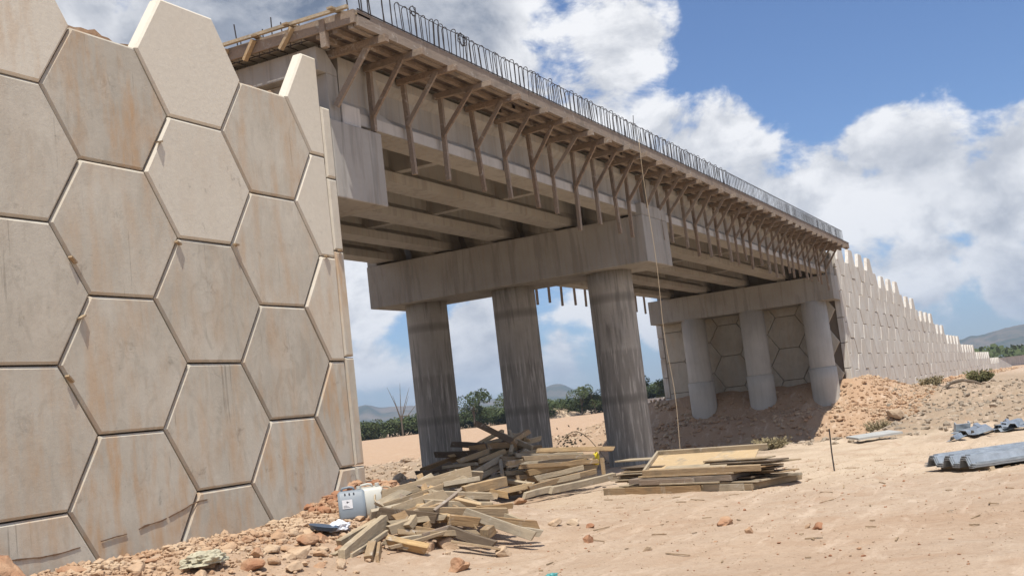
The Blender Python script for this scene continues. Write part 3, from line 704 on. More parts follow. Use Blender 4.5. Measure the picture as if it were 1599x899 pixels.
# ---------------------------------------------------------------- rocks
def rock_geo(r, seed, sub=2, flat=.75, jag=.35):
    bm = bmesh.new(); bmesh.ops.create_icosphere(bm, subdivisions=sub, radius=1)
    rr = random.Random(seed); sx, sy, sz = rr.uniform(.75, 1.25), rr.uniform(.7, 1.1), flat*rr.uniform(.8, 1.15)
    cuts = [(Vector((rr.gauss(0,1), rr.gauss(0,1), rr.gauss(0,1))).normalized(), rr.uniform(.38, .8)) for _ in range(11)]
    vs = []
    for v in bm.verts:
        p = v.co.copy()
        for n_, d_ in cuts:
            k = p.dot(n_)
            if k > d_: p -= n_*(k-d_)*.96
        p *= 1+jag*.35*noise.noise(p*1.8+Vector((seed, 0, 0)))+jag*.18*noise.noise(p*5+Vector((seed, 3, 0)))
        vs.append((p.x*sx*r, p.y*sy*r, p.z*sz*r))
    fs = [tuple(v.index for v in f.verts) for f in bm.faces]; bm.free()
    return vs, fs
def rock(name, x, y, r, mat, label, cat='rock', group=None, sub=3, seed=None, flat=.75, sink=.25, jag=.35, z=None):
    seed = seed if seed is not None else random.random()*100
    vs, fs = rock_geo(r, seed, sub, flat, jag)
    o = MB().add(vs, fs).build(name, mat, None, (x, y, (gz(x, y) if z is None else z)+r*flat*(1-2*sink)*.8), smooth=False)
    o.rotation_euler = (0, 0, random.uniform(0, 6.28)); tag(o, label, cat, group); return o
def rubble(name, pts, mat, label, sub=1, flat=.7):
    mb = MB()
    for (x, y, r) in pts:
        vs, fs = rock_geo(r, random.random()*1000, sub if r > .12 else 1, flat, .5)
        a = random.uniform(0, 6.28); ca, sa = math.cos(a), math.sin(a); z = gz(x, y)+r*.25
        mb.add([(x+v[0]*ca-v[1]*sa, y+v[0]*sa+v[1]*ca, z+v[2]) for v in vs], fs)
    o = mb.build(name, mat); tag(o, label, kind='stuff'); return o
rr = random.Random(21)
# individual berm rocks at the wall foot
spots = [(-1.29,-.32,.17),(-.91,-.84,.13),(-.32,-1.12,.2),(.01,-1.53,.17),(.72,-.52,.1),(1.03,-1.26,.15),(1.41,-1.25,.17),(1.38,-.85,.12),(.79,-1.22,.13),(1.68,-1.25,.15),(.83,-1.59,.15),(1.06,-1.69,.11),(.42,-1.29,.12),(.5,-.85,.09),(1.9,-.9,.12),(1.75,-.55,.09),(2.2,-.7,.08),(.2,-.75,.11),(-.5,-.6,.1),(.3,-1.9,.12),(.9,-2.1,.1),(-.1,-2.1,.12),(.6,-1.6,.1),(1.25,-1.55,.13),(1.5,-1.65,.1),(2.0,-1.4,.11),(-.7,-1.5,.12),(1.1,-.6,.1),(.05,-1.0,.12),(1.7,-.85,.1),(.7,-1.95,.09),(.35,-1.6,.11),(1.3,-1.0,.1)]
for i, (x, y, r) in enumerate(spots):
    rock('rock', x, y, r*1.0, M['rock'] if i % 3 else M['rock_red'], 'rough orange brown rock among the loose rocks at the foot of the hexagonal wall', group='loose rocks at the foot of the near wall', flat=rr.uniform(.5, .8), sink=rr.uniform(.2, .4))
rubble('rubble', [(rr.uniform(-3, 3.6), -abs(rr.gauss(.2, .9)), abs(rr.gauss(.016, .022))+.010) for _ in range(3000)], M['rock'], 'small orange rubble along the foot of the near wall')
rubble('rubble', [(rr.uniform(3.0, 4.9), rr.uniform(-.75, .1), abs(rr.gauss(.05, .03))+.015) for _ in range(260)], M['rock_red'], 'reddish clods heaped at the corner of the near wall')
rock('boulder', -2.12, -.36, .30, M['rock_red'], 'large round reddish clod at the bottom left corner against the wall', 'boulder', jag=.6, flat=.9)
rock('rock', 2.42, -2.30, .19, M['rock'], 'round brown rock under the front of the near timber pile', flat=.8, z=.50)
rock('rock', 2.75, -2.42, .20, M['rock'], 'tall split brown rock under the front of the near timber pile', flat=1.1, z=.48)
rock('rock', 2.74, -3.21, .15, M['rock'], 'angular tan rock standing alone in front of the near timber pile', flat=.85)
rock('rock', 1.72, -3.14, .15, M['rock_red'], 'jagged red clod at the bottom edge below the timber pile', flat=.8, jag=.8)
rock('rock', 3.67, -3.95, .12, M['rock_red'], 'reddish clod on the sand right of the near pile', flat=.75, jag=.6)
rock('rock', 5.07, -2.86, .12, M['rock'], 'brown rock on the sand at the right tip of the near pile', flat=.7)
rock('rock', 5.3, -3.05, .10, M['rock_tan'], 'small tan rock just right of the brown one by the near pile', flat=.7)
rock('rock', 4.72, -5.45, .15, M['rock_red'], 'flat red clay lump in the middle of the bare sand', flat=.6, jag=.9)
rock('rock', 3.74, -6.87, .09, M['rock_red'], 'small red clod at the right of the bare sand', flat=.7, jag=.6)
rock('rock', 3.63, -6.07, .06, M['rock'], 'tiny dark stone standing on the sand below the red clay lump', flat=1.1)
rock('rock', 3.87, -6.72, .05, M['rock'], 'tiny clod left of the small red clod on the sand', flat=.7)
rock('rock', 2.69, -5.11, .06, M['rock_tan'], 'small tan stone on the sand in the lower middle', flat=.8)
rock('rock', 5.2, -3.35, .07, M['rock_red'], 'small dark clod beside the right tip of the near pile', flat=.7)
rock('rock', 10.0, .2, .17, M['rock_red'], 'orange rock at the foot of the far timber pile', flat=.65, jag=.6)
rock('rock', 41.5, -2.6, .55, M['rock_tan'], 'large pale boulder on the rubble slope at the right', 'boulder', flat=.75)
# rubble masses
def scatter(n, x0, x1, y0, y1, m, s, cond=None):
    out = []
    while len(out) < n:
        x, y = rr.uniform(x0, x1), rr.uniform(y0, y1)
        if cond and not cond(x, y): continue
        out.append((x, y, abs(rr.gauss(m, s))+m*.25))
    return out
rubble('rubble', scatter(3600, 16, 52, 7.5, 23, .06, .07, lambda x, y: roughness(x, y) > .06), M['rock_tan'], 'broken tan rubble beyond the middle pier')
rubble('rubble', scatter(1500, 40.5, 51, -3.4, .0, .035, .055, lambda x, y: y < -.2 or x < 46), M['rock'], 'tan and orange rubble heaped at the corner of the far wall')
rubble('rubble', scatter(1100, 38, 46.2, 0, 9.5, .04, .07), M['rock'], 'rocky earth on the shaded slope under the far abutment')
rubble('rubble', scatter(2600, 20, 58, -14, -1.5, .035, .06, lambda x, y: roughness(x, y) > .05+.05*fbm(x*.3, y*.5, 4, 3) and y > -13), M['rock_grey'], 'grey brown rubble and dry clods right of the bridge')
rubble('rubble', scatter(900, 20, 40, -2.0, 8, .05, .06), M['rock_grey'], 'stones in the shaded hollow under the bridge')
rubble('gravel', [(rr.uniform(-1, 16), rr.uniform(-11, 0), abs(rr.gauss(.003, .006))+.003) for _ in range(9000)], M['rock_tan'], 'fine gravel scattered on the sand', flat=.6)
rubble('gravel', [(rr.uniform(0, 14), rr.uniform(-10, -1), abs(rr.gauss(.008, .009))+.006) for _ in range(700)], M['rock_red'], 'small reddish clods scattered on the sand', flat=.6)
rubble('rubble', [(60+rr.uniform(-6, 90), rr.uniform(-3.2, -1.8)+rr.uniform(-1,1), abs(rr.gauss(.06, .08))+.03) for _ in range(500)], M['rock'], 'orange clods along the track below the far wall')
# splinters
sp_ = MB()
for _ in range(70):
    x, y = rr.uniform(1.5, 14), rr.uniform(-9, -1.5); a = rr.uniform(0, 3.14); l = abs(rr.gauss(.08, .09))+.04; z = gz(x, y)+.012
    sp_.beam((x, y, z), (x+l*math.cos(a), y+l*math.sin(a), gz(x+l*math.cos(a), y+l*math.sin(a))+.012), .018, .012)
o = sp_.build('wood_splinters', M['wood']); tag(o, 'thin wood splinters scattered on the sand', kind='stuff')

# ---------------------------------------------------------------- planks
NEAR_PLANKS = [
 ((3.01,-1.32,1.19),(3.87,-2.24,1.36),0.17,0.06,0.10,"long weathered board on edge at the top left of the near timber pile"),
 ((2.83,-1.47,1.09),(3.39,-2.06,1.24),0.10,0.03,0.02,"thin brown batten just under the long top board of the near timber pile"),
 ((2.72,-1.64,1.01),(3.29,-2.15,1.14),0.16,0.07,0.03,"brown squared timber under the long top board, its cut end facing right"),
 ((2.74,-1.90,0.94),(3.06,-2.07,1.05),0.11,0.06,0.02,"short brown timber with an orange cut end in the middle of the near pile"),
 ((2.68,-1.47,1.02),(2.85,-2.24,0.87),0.15,0.10,0.05,"thick dark timber lying level at the left front of the near pile beside the jerrycans"),
 ((3.21,-1.99,1.16),(3.70,-2.63,1.03),0.10,0.07,0.05,"pale square timber, upper of two level ones in the near pile"),
 ((3.05,-1.96,1.08),(3.54,-2.69,0.93),0.10,0.07,0.02,"pale square timber, lower of two level ones in the near pile"),
 ((2.84,-1.92,0.98),(3.56,-2.88,0.81),0.17,0.07,0.00,"broad brown board on edge across the middle of the near pile"),
 ((3.12,-2.50,0.87),(3.27,-3.39,0.49),0.14,0.05,0.16,"greyish board sloping down to the right across the front of the near pile"),
 ((2.94,-2.36,0.85),(3.15,-2.68,0.77),0.14,0.10,0.00,"short stub of squared timber behind the sloping front board"),
 ((3.23,-2.75,0.77),(3.68,-3.26,0.61),0.13,0.08,0.05,"brown squared timber reaching out at the right end of the near pile"),
 ((1.17,-1.91,0.65),(2.51,-1.68,0.91),0.20,0.09,0.08,"knotty grey plank leaning down at the left front of the near pile"),
 ((1.59,-1.59,0.76),(2.44,-1.60,0.91),0.15,0.08,0.03,"rough brown plank leaning left behind the knotty grey plank"),
 ((1.32,-1.94,0.65),(2.28,-1.83,0.80),0.06,0.04,0.05,"thin pale batten leaning beside the knotty grey plank"),
 ((1.19,-1.78,0.69),(1.96,-1.68,0.77),0.06,0.05,0.02,"short grey stick at the far left foot of the near pile"),
 ((2.34,-1.82,0.81),(2.59,-1.98,0.86),0.13,0.09,0.05,"short sawn block in the front hollow of the near pile"),
 ((2.48,-2.02,0.80),(2.69,-2.00,0.89),0.12,0.09,0.12,"small pale block standing tilted in the front hollow of the near pile"),
 ((1.37,-2.15,0.59),(1.84,-1.90,0.70),0.13,0.10,0.06,"short post end standing at the front left foot of the near pile"),
 ((1.43,-2.23,0.57),(1.91,-1.96,0.69),0.12,0.04,0.06,"thin board end standing upright at the front foot of the near pile"),
 ((1.88,-2.11,0.64),(2.65,-2.47,0.70),0.05,0.04,0.10,"thin round stick sloping up across the front of the near pile"),
 ((2.73,-2.45,0.73),(2.77,-3.07,0.50),0.13,0.04,0.06,"brown board sloping down in front of the dark hollow of the near pile"),
 ((2.53,-2.61,0.61),(2.70,-3.19,0.46),0.10,0.03,0.03,"thin flat board lying low at the right front of the near pile"),
 ((2.90,-2.87,0.60),(3.09,-2.89,0.65),0.14,0.12,0.12,"cube shaped offcut resting on the low front boards of the near pile"),
 ((3.31,-3.07,0.63),(3.52,-3.37,0.53),0.11,0.06,0.00,"grey board end at the right foot of the near pile"),
 ((2.15,-2.05,0.70),(2.43,-2.25,0.70),0.09,0.06,0.02,"grey splintered offcut low in the front of the near pile"),
 ((2.07,-1.55,0.82),(2.55,-1.63,0.93),0.07,0.05,0.04,"dark narrow plank leaning left beside the jerrycans"),
 ((3.42,-2.03,1.26),(3.82,-2.35,1.27),0.15,0.05,0.02,"grey flat board behind the long top board of the near pile"),
 ((3.49,-2.32,1.14),(4.18,-2.60,1.18),0.15,0.06,0.05,"golden brown board on edge at the back right of the near pile"),
 ((2.07,-1.92,0.72),(2.09,-2.27,0.62),0.07,0.05,0.00,"pale splintered stick low at the left front of the near pile"),
 ((3.33,-2.57,0.91),(3.77,-2.87,0.88),0.08,0.05,0.05,"small brown timber at the right back edge of the near pile"),
]
FAR_PLANKS = [
 ((11.57,1.86,1.90),(11.91,1.19,1.42),0.14,0.07,0.45,"dark grey post sticking up out of the far timber pile"),
 ((12.20,1.60,1.63),(11.93,0.73,1.28),0.13,0.06,0.25,"pale board propped on top of the far timber pile"),
 ((11.91,1.19,1.42),(12.53,1.07,1.60),0.12,0.10,0.40,"brown squared timber pointing up right out of the far pile"),
 ((12.18,2.84,1.56),(11.73,1.69,1.44),0.14,0.06,0.15,"dark thin board near the top left of the far pile"),
 ((11.64,2.10,1.42),(11.94,1.08,1.41),0.15,0.06,0.20,"long brown timber across the top of the far pile"),
 ((12.06,3.22,1.40),(11.52,1.86,1.36),0.15,0.05,0.05,"dark plank on the shaded left shoulder of the far pile"),
 ((11.17,2.15,1.21),(11.58,1.59,1.36),0.12,0.08,0.10,"golden squared timber in the middle of the far pile"),
 ((11.18,1.65,1.18),(11.67,1.24,1.33),0.12,0.08,0.10,"brown squared timber beside the golden one in the far pile"),
 ((10.71,1.57,0.95),(11.43,1.21,1.21),0.13,0.06,0.10,"pale grey board sloping across the middle of the far pile"),
 ((11.04,2.48,1.14),(11.11,1.66,1.15),0.12,0.06,0.05,"pale flat timber at the left foot of the far pile"),
 ((11.35,1.20,1.18),(11.47,0.83,1.12),0.10,0.08,0.15,"light splintered board end on the right half of the far pile"),
 ((11.54,1.07,1.23),(11.84,1.16,1.38),0.10,0.04,0.25,"short pale board standing in the middle of the far pile"),
 ((10.75,0.90,0.85),(11.26,1.17,1.13),0.10,0.05,0.15,"pale upright board end at the centre of the far pile"),
 ((11.42,0.76,1.08),(12.65,0.04,1.13),0.14,0.06,0.10,"long pale grey plank, highest of the fan on the right of the far pile"),
 ((11.63,0.89,1.21),(12.28,0.35,1.22),0.14,0.06,0.12,"weathered plank behind the fan on the right of the far pile"),
 ((11.07,0.48,0.87),(12.41,-0.26,0.93),0.15,0.06,0.05,"golden brown plank in the fan on the right of the far pile"),
 ((10.92,0.26,0.76),(12.04,-0.34,0.83),0.12,0.06,0.02,"narrow grey plank low in the fan on the right of the far pile"),
 ((10.77,0.10,0.67),(11.59,-0.44,0.70),0.13,0.06,0.00,"blunt ended plank at the foot of the fan on the right of the far pile"),
 ((10.44,0.18,0.61),(12.11,-0.59,0.73),0.12,0.06,0.00,"long brown plank along the foot of the fan on the right of the far pile"),
 ((10.49,-0.27,0.54),(12.20,-0.97,0.60),0.15,0.10,0.00,"thick pale timber lying on the sand right of the far pile"),
 ((9.99,0.08,0.51),(10.61,-0.24,0.56),0.13,0.09,0.00,"short grey timber lying on the sand at the right foot of the far pile"),
 ((10.01,0.69,0.60),(10.59,0.19,0.65),0.12,0.06,0.05,"golden board behind the orange rock at the foot of the far pile"),
 ((10.16,1.68,0.76),(10.65,1.33,0.90),0.16,0.05,0.15,"broad grey board leaning at the near foot of the far pile"),
 ((10.13,1.03,0.67),(10.59,0.75,0.77),0.14,0.06,0.10,"brown board on edge at the near foot of the far pile"),
 ((11.35,0.44,0.96),(12.20,0.01,1.03),0.12,0.05,0.08,"nail scarred plank in the middle of the fan on the right of the far pile"),
 ((10.90,2.89,1.04),(11.23,2.34,1.23),0.10,0.05,0.00,"dark charred stick at the left foot of the far pile"),
 ((11.19,3.23,1.09),(10.89,2.25,1.08),0.10,0.05,0.00,"black stained plank at the left foot of the far pile"),
]

def plank_mesh(L, w, t, seed):
    r_ = random.Random(seed); n = 5; mb = MB(); bow = r_.uniform(-.012, .012)*L; tw = r_.uniform(-.05, .05)
    for i in range(n+1):
        x = -L/2+L*i/n; zz = bow*math.sin(math.pi*i/n); a = tw*(i/n-.5)
        e = (r_.uniform(-.035, .035) if i in (0, n) else 0)
        for k, (yy, z_) in enumerate(((-t/2,-w/2),(t/2,-w/2),(t/2,w/2),(-t/2,w/2))):
            yj = yy+r_.uniform(-.002, .002); zj = z_+r_.uniform(-.003, .003)
            mb.v.append((x+e*(1 if k > 1 else -1), yj*math.cos(a)-zj*math.sin(a), yj*math.sin(a)+zj*math.cos(a)+zz))
    for i in range(n):
        for k in range(4): mb.f.append((i*4+k, i*4+(k+1) % 4, (i+1)*4+(k+1) % 4, (i+1)*4+k)[::-1])
    mb.f.append((0, 1, 2, 3)); mb.f.append((n*4+3, n*4+2, n*4+1, n*4)); return mb
def plank(a, b_, w, t, mat, label, group=None, roll=0., cat='plank', name='plank'):
    a = Vector(a); b_ = Vector(b_); d = b_-a; L = d.length; x = d.normalized(); y = Vector((0,0,1)).cross(x)
    if y.length < .05: y = Vector((0, 1, 0)).cross(x)
    y.normalize(); z = x.cross(y); rot = Matrix((x, y, z)).transposed().to_4x4() @ Matrix.Rotation(roll, 4, 'X')
    o = plank_mesh(L, w, t, L*1000+w*77).build(name, mat, None, bevel=.004, seg=1)
    o.matrix_world = Matrix.Translation((a+b_)/2) @ rot
    tag(o, label, cat, group); return o
def heap1(x, y):
    u = (x-4.3)*math.cos(-.35)+(y+2.0)*math.sin(-.35); v = -(x-4.3)*math.sin(-.35)+(y+2.0)*math.cos(-.35)
    return ground(x, y)+.85*math.exp(-((u/1.5)**2+(v/1.25)**2))
def heap2(x, y):
    return ground(x, y)+1.35*math.exp(-(((x-13.2)/2.8)**2+((y-2.5)/2.2)**2))+.5*math.exp(-(((x-13.2)/2.2)**2+((y-.6)/1.6)**2))
def matfor(lb):
    if 'golden' in lb: return M['wood_gold']
    if 'dark' in lb or 'charred' in lb or 'black' in lb: return M['wood_dark']
    if 'pale' in lb or 'grey' in lb: return M['wood_grey']
    return M['wood']
for PL in (NEAR_PLANKS, FAR_PLANKS):
    for a, b_, w, t, lift, lb in PL:
        k = lift*.25
        a = (a[0], a[1], a[2]+k); b_ = (b_[0], b_[1], b_[2]+k); flatn = any(s in lb for s in ('flat', 'level', 'lying', 'square')) and t < .07
        t = max(t, .065) if 'thin' not in lb else t; w *= .88
        plank(a, b_, w, t, matfor(lb), lb, roll=(math.pi/2*.9 if ('flat ' in lb or 'flattened' in lb) else rr.uniform(-.15, .15)), cat='block' if ('block' in lb or 'offcut' in lb) else 'plank', name='timber_block' if ('block' in lb or 'offcut' in lb) else 'plank')
mats = ['wood', 'wood', 'wood_grey', 'wood_gold', 'wood', 'wood_grey', 'wood_form']
for i in range(50):
    x, y = rr.gauss(3.3, .45), rr.gauss(-2.0, .33); a = rr.gauss(-.9, .5); L = rr.uniform(.35, .95); t_ = rr.uniform(.35, .86)
    def hz(X, Y): return ground(X, Y)+.05+(heap1(X, Y)-ground(X, Y))*t_
    dx, dy = L/2*math.cos(a), L/2*math.sin(a)
    plank((x-dx, y-dy, hz(x-dx, y-dy)), (x+dx, y+dy, hz(x+dx, y+dy)), rr.choice((.07, .09, .12)), rr.choice((.04, .065, .085)), M[mats[i % 7]],
          'sawn timber offcut lying deep in the jumble of the near pile', 'timbers jumbled in the near pile', rr.uniform(-.6, .6))
for i in range(70):
    x, y = rr.gauss(12.2, .8), rr.gauss(1.6, .75); a = rr.gauss(-.7, .6); L = rr.uniform(.5, 1.7); t_ = rr.uniform(.35, .9)
    def hz(X, Y): return ground(X, Y)+.05+(heap2(X, Y)-ground(X, Y))*t_
    dx, dy = L/2*math.cos(a), L/2*math.sin(a)
    plank((x-dx, y-dy, hz(x-dx, y-dy)), (x+dx, y+dy, hz(x+dx, y+dy)), rr.choice((.07, .09, .12)), rr.choice((.04, .065, .085)), M[mats[i % 7]],
          'sawn timber lying deep in the jumble of the far pile', 'timbers jumbled in the far pile', rr.uniform(-.6, .6))
# fan of planks to the right of the far pile, ends stacked
for i in range(16):
    y0 = .75+rr.uniform(-.45, .35); x0 = 10.9+rr.uniform(-.2, .5); z0 = .48+.055*i; L = rr.uniform(1.5, 2.1); a = rr.gauss(-.52, .05)
    plank((x0, y0, z0), (x0+L*math.cos(a), y0+L*math.sin(a), z0*.75+.14), .09, .06, M[mats[i % 6]], 'long plank bundled in the fan on the right side of the far pile', 'planks bundled at the right of the far pile', rr.uniform(-.3, .3))

# ---------------------------------------------------------------- stack of formwork boards
SA = Vector((10.71, -1.32)); SU = Vector((-.4, -.917)); SV = Vector((.917, -.4))
def S(u, v, z): p = SA+SU*u+SV*v; return (p.x, p.y, z)
def sboard(name, u0, u1, v0, v1, z0, z1, mat, label, cat, group=None, tilt=0., skew=0.):
    """flat board in the stack: tilt raises its back edge"""
    mb = MB(); v = [S(u0, v0, z0), S(u1, v0, z0), S(u1+skew, v1, z0+tilt), S(u0+skew, v1, z0+tilt)]
    v += [(p[0], p[1], p[2]+z1-z0) for p in v]; mb.add(v, [(0,3,2,1),(4,5,6,7),(0,1,5,4),(1,2,6,5),(2,3,7,6),(3,0,4,7)][::1])
    ctr = Vector((sum(p[0] for p in v)/8, sum(p[1] for p in v)/8, sum(p[2] for p in v)/8)); ang = math.atan2(SU.y, SU.x); rm = Matrix.Rotation(-ang, 3, 'Z')
    mb.v = [tuple(rm @ (Vector(p)-ctr)) for p in mb.v]
    o = mb.build(name, mat, bevel=.004, seg=1); o.location = ctr; o.rotation_euler = (0, 0, ang); tag(o, label, cat, group); return o
def frame_panel(u0, u1, v0, v1, z0, z1, tilt, skew, label):
    """plywood form panel with timber rim, leaning up to the back"""
    root = empty('shuttering', S((u0+u1)/2, v0, z0)); tag(root, label, 'form panel')
    def q(u, v, dz): k = (v-v0)/(v1-v0); return Vector(S(u+skew*k, v, z0+tilt*k+dz))-root.location
    h = z1-z0
    def slab(nm, ua, ub, va, vb, d0, d1, mat):
        mb = MB(); c_ = [q(ua, va, d0), q(ub, va, d0), q(ub, vb, d0), q(ua, vb, d0), q(ua, va, d1), q(ub, va, d1), q(ub, vb, d1), q(ua, vb, d1)]
        mb.add(c_, [(0,3,2,1),(4,5,6,7),(0,1,5,4),(1,2,6,5),(2,3,7,6),(3,0,4,7)])
        ctr = sum((Vector(p) for p in mb.v), Vector())/8; ang = math.atan2(SU.y, SU.x)+(math.pi/2 if abs(ub-ua) < abs(vb-va) else 0); rm = Matrix.Rotation(-ang, 3, 'Z')
        mb.v = [tuple(rm @ (Vector(p)-ctr)) for p in mb.v]; o = mb.build(nm, mat, root, ctr, bevel=.004, seg=1); o.rotation_euler = (0, 0, ang)
    slab('rim', u0, u1, v0, v0+.05, 0, h, M['wood']); slab('rim', u0, u1-.05, v1-.05, v1, 0, h, M['wood'])
    slab('rim', u0, u0+.06, v0+.05, v1-.05, 0, h, M['wood_grey'])
    slab('sheet', u0+.06, u1-.25, v0+.05, v1-.05, .0, .02, M['ply'])
    slab('loose_board', u0+.5, u1-.8, v0+.12, v0+.36, .022, .045, M['wood_grey'])
    return root
# bottom platform
sboard('form_board', 0.02, 3.55, .06, 1.5, .36, .46, M['wood'], 'lowest broad form board in the board stack right of the pier', 'board')
sboard('plank', -.02, .62, -.02, .04, .34, .47, M['wood'], 'short plank on edge at the bottom left of the board stack', 'plank')
sboard('plank', .60, 2.48, -.05, .01, .33, .475, M['wood'], 'long brown plank on edge along the bottom front of the board stack', 'plank')
sboard('plank', 2.5, 3.4, .02, .06, .36, .47, M['wood_grey'], 'grey plank on edge at the bottom right of the board stack', 'plank')
sboard('form_board', 0.3, 3.65, .1, 1.35, .475, .50, M['wood_grey'], 'thin grey sheet overhanging the bottom of the board stack', 'board')
sboard('plank', .95, 2.3, .0, .05, .505, .60, M['wood_form'], 'short brown plank on edge in the middle front of the board stack', 'plank')
sboard('plank', 1.5, 2.9, -.04, .02, .50, .525, M['wood_grey'], 'narrow pale batten at the front of the board stack', 'plank')
sboard('form_board', .6, 3.1, .08, 1.25, .52, .62, M['wood_form'], 'dark fronted form board in the middle of the board stack', 'board')
sboard('form_board', .85, 3.15, .1, 1.3, .635, .665, M['wood_gold'], 'golden edged board under the framed panel of the board stack', 'board')
k = 0
for i in range(9):
    u0 = rr.uniform(-.35, .1); z0 = .5+.036*i
    sboard('plank', u0, u0+rr.uniform(.9, 1.6), .5+rr.uniform(-.2, .2), 1.1+rr.uniform(-.1, .2), z0, z0+.022, M[rr.choice(('wood_grey', 'wood', 'wood_dark'))], ('%s thin board end from the bottom poking out at the left of the board stack' % ('first','second','third','fourth','fifth','sixth','seventh','eighth','ninth')[i]), 'board', 'thin board ends left of the board stack')
for i in range(9):
    u1 = rr.uniform(3.3, 3.9); z0 = .49+.042*i
    sboard('plank', u1-1.4, u1, .35+rr.uniform(-.1, .3), .8+rr.uniform(-.1, .3), z0, z0+.024, M[rr.choice(('wood_grey', 'wood', 'wood_dark'))], ('%s thin board end from the bottom poking out at the right of the board stack' % ('first','second','third','fourth','fifth','sixth','seventh','eighth','ninth')[i]), 'board', 'thin board ends right of the board stack', skew=rr.uniform(-.2, .3))
sboard('plank', 3.2, 4.05, .75, .85, .50, .545, M['wood_grey'], 'long grey board sticking out furthest right of the board stack', 'plank', skew=.0)
sboard('form_board', -.75, .9, 1.1, 1.55, .88, .91, M['wood_grey'], 'wide pale board jutting out at the upper left of the board stack', 'board')
frame_panel(.95, 3.75, .12, 1.25, .665, .765, .29, -.62, 'tilted plywood form panel with timber rim on top of the board stack')

# ---------------------------------------------------------------- galvanised decking
DE = Vector((10.46, -7.30)); DW = Vector((-.755, -.655)); DL = Vector((.66, -.75)).normalized()
def deck_sheet(z0, off, side, L, label, nrib=3, W=1.28, h=.12):
    root = None; pf = []; rib = W/nrib
    for k in range(nrib):
        a = k*rib
        pf += [(a, 0), (a+rib*.22, 0), (a+rib*.36, h), (a+rib*.66, h), (a+rib*.80, 0)]
    pf.append((W, 0)); th = .012; n = len(pf); mb = MB()
    for s_, l in enumerate((0, L)):
        for (w, z) in pf:
            p = DE+DW*(w+side)+DL*(l+off); mb.v.append((p.x, p.y, z0+z))
        for (w, z) in pf:
            p = DE+DW*(w+side)+DL*(l+off); mb.v.append((p.x, p.y, z0+z-th))
    for k in range(n-1):
        mb.f.append((k, k+1, 2*n+k+1, 2*n+k)); mb.f.append((n+k, 3*n+k, 3*n+k+1, n+k+1)); mb.f.append((k, n+k, n+k+1, k+1)); mb.f.append((2*n+k, 2*n+k+1, 3*n+k+1, 3*n+k))
    mb.f.append((0, 2*n, 3*n, n)); mb.f.append((n-1, 2*n-1, 4*n-1, 3*n-1))
    o = mb.build('metal_decking_sheet', M['zinc']); tag(o, label, 'metal sheet', 'corrugated steel sheets stacked at the right'); return o
for k, (off, side) in enumerate(((.0,0),(.03,.015),(.0,.0),(.05,.02),(.02,.0),(.12,-.03))):
    deck_sheet(gz(10, -8)+.09+.014*k, off, side, 4.2, ('lowest ','second ','third ','fourth ','fifth ','top ')[k]+'corrugated galvanised sheet of the neat stack lying on blocks at the right')
for l in (.35, 2.2, 3.9):
    p = DE+DL*l; q = DE+DW*1.3+DL*l; zz = gz(10, -8)+.035
    plank((p.x, p.y, zz), (q.x, q.y, zz), .07, .09, M['wood'], 'timber bearer under the %s of the corrugated sheet stack' % {.35: 'left end', 2.2: 'middle', 3.9: 'off frame end'}[l], cat='bearer', name='bearer')
# loose bent offcuts behind
for i in range(17):
    t_ = i/16; x = 18.0+rr.uniform(-.8, 1.2)+3.6*t_; y = -7.3-2.0*t_+rr.uniform(-.3, .3); W_ = rr.uniform(.3, .6); L_ = rr.uniform(.35, .9); a = rr.uniform(-.9, .3)
    mb = MB(); pf = [(0,0),(.3,0),(.4,.08),(.62,.08),(.72,0),(1,0)]
    for l in (0, L_):
        for (w, z) in pf: mb.v.append((l-L_/2, (w-.5)*W_, z))
        for (w, z) in pf: mb.v.append((l-L_/2, (w-.5)*W_, z-.008))
    n = 6
    for k in range(n-1): mb.f += [(k, k+1, 2*n+k+1, 2*n+k), (n+k, 3*n+k, 3*n+k+1, n+k+1), (k, n+k, n+k+1, k+1), (2*n+k, 2*n+k+1, 3*n+k+1, 3*n+k)]
    o = mb.build('metal_sheet_offcut', M['zinc']); o.location = (x, y, gz(x, y)+.03+rr.uniform(0, .14)); o.rotation_euler = (rr.uniform(-.16, .16), rr.uniform(-.14, .14), a)
    tag(o, 'bent galvanised steel offcut in the loose heap at the far right', 'metal offcut', 'loose steel offcuts at the far right')
# steel upright profile and bucket-like piece
o = MB().box(-.22, .22, -.015, .015, 0, .5).box(-.22, -.19, .015, .14, 0, .5).box(.19, .22, .015, .14, 0, .5).build('metal_profile', M['zinc'], None, (19.2, -7.15, gz(19.2, -7.15)-.02)); o.rotation_euler = (.5, 0, -1.1); o.scale = (.8, .8, .75); tag(o, 'short grey steel profile standing at the left of the offcut heap', 'steel profile')
# cement board lying in the rubble edge
o = MB().box(-.6, .6, -.4, .4, 0, .05).build('concrete_slab', M['sheet'], None, (20.6, -4.9, gz(20.6, -4.9)+.10)); o.rotation_euler = (.05, -.03, -1.0); tag(o, 'flat grey slab lying at the edge of the rubble', 'slab')
# marker stake
o = MB().tube([(0,0,-.1),(.01,.005,.35),(.0,-.01,.78)], .013, 6).build('marker_stake', M['rebar'], None, (11.7, -5.55, gz(11.7, -5.55))); o.rotation_euler = (0, R(2), 0); tag(o, 'thin dark rebar stake standing upright in the sand', 'stake')

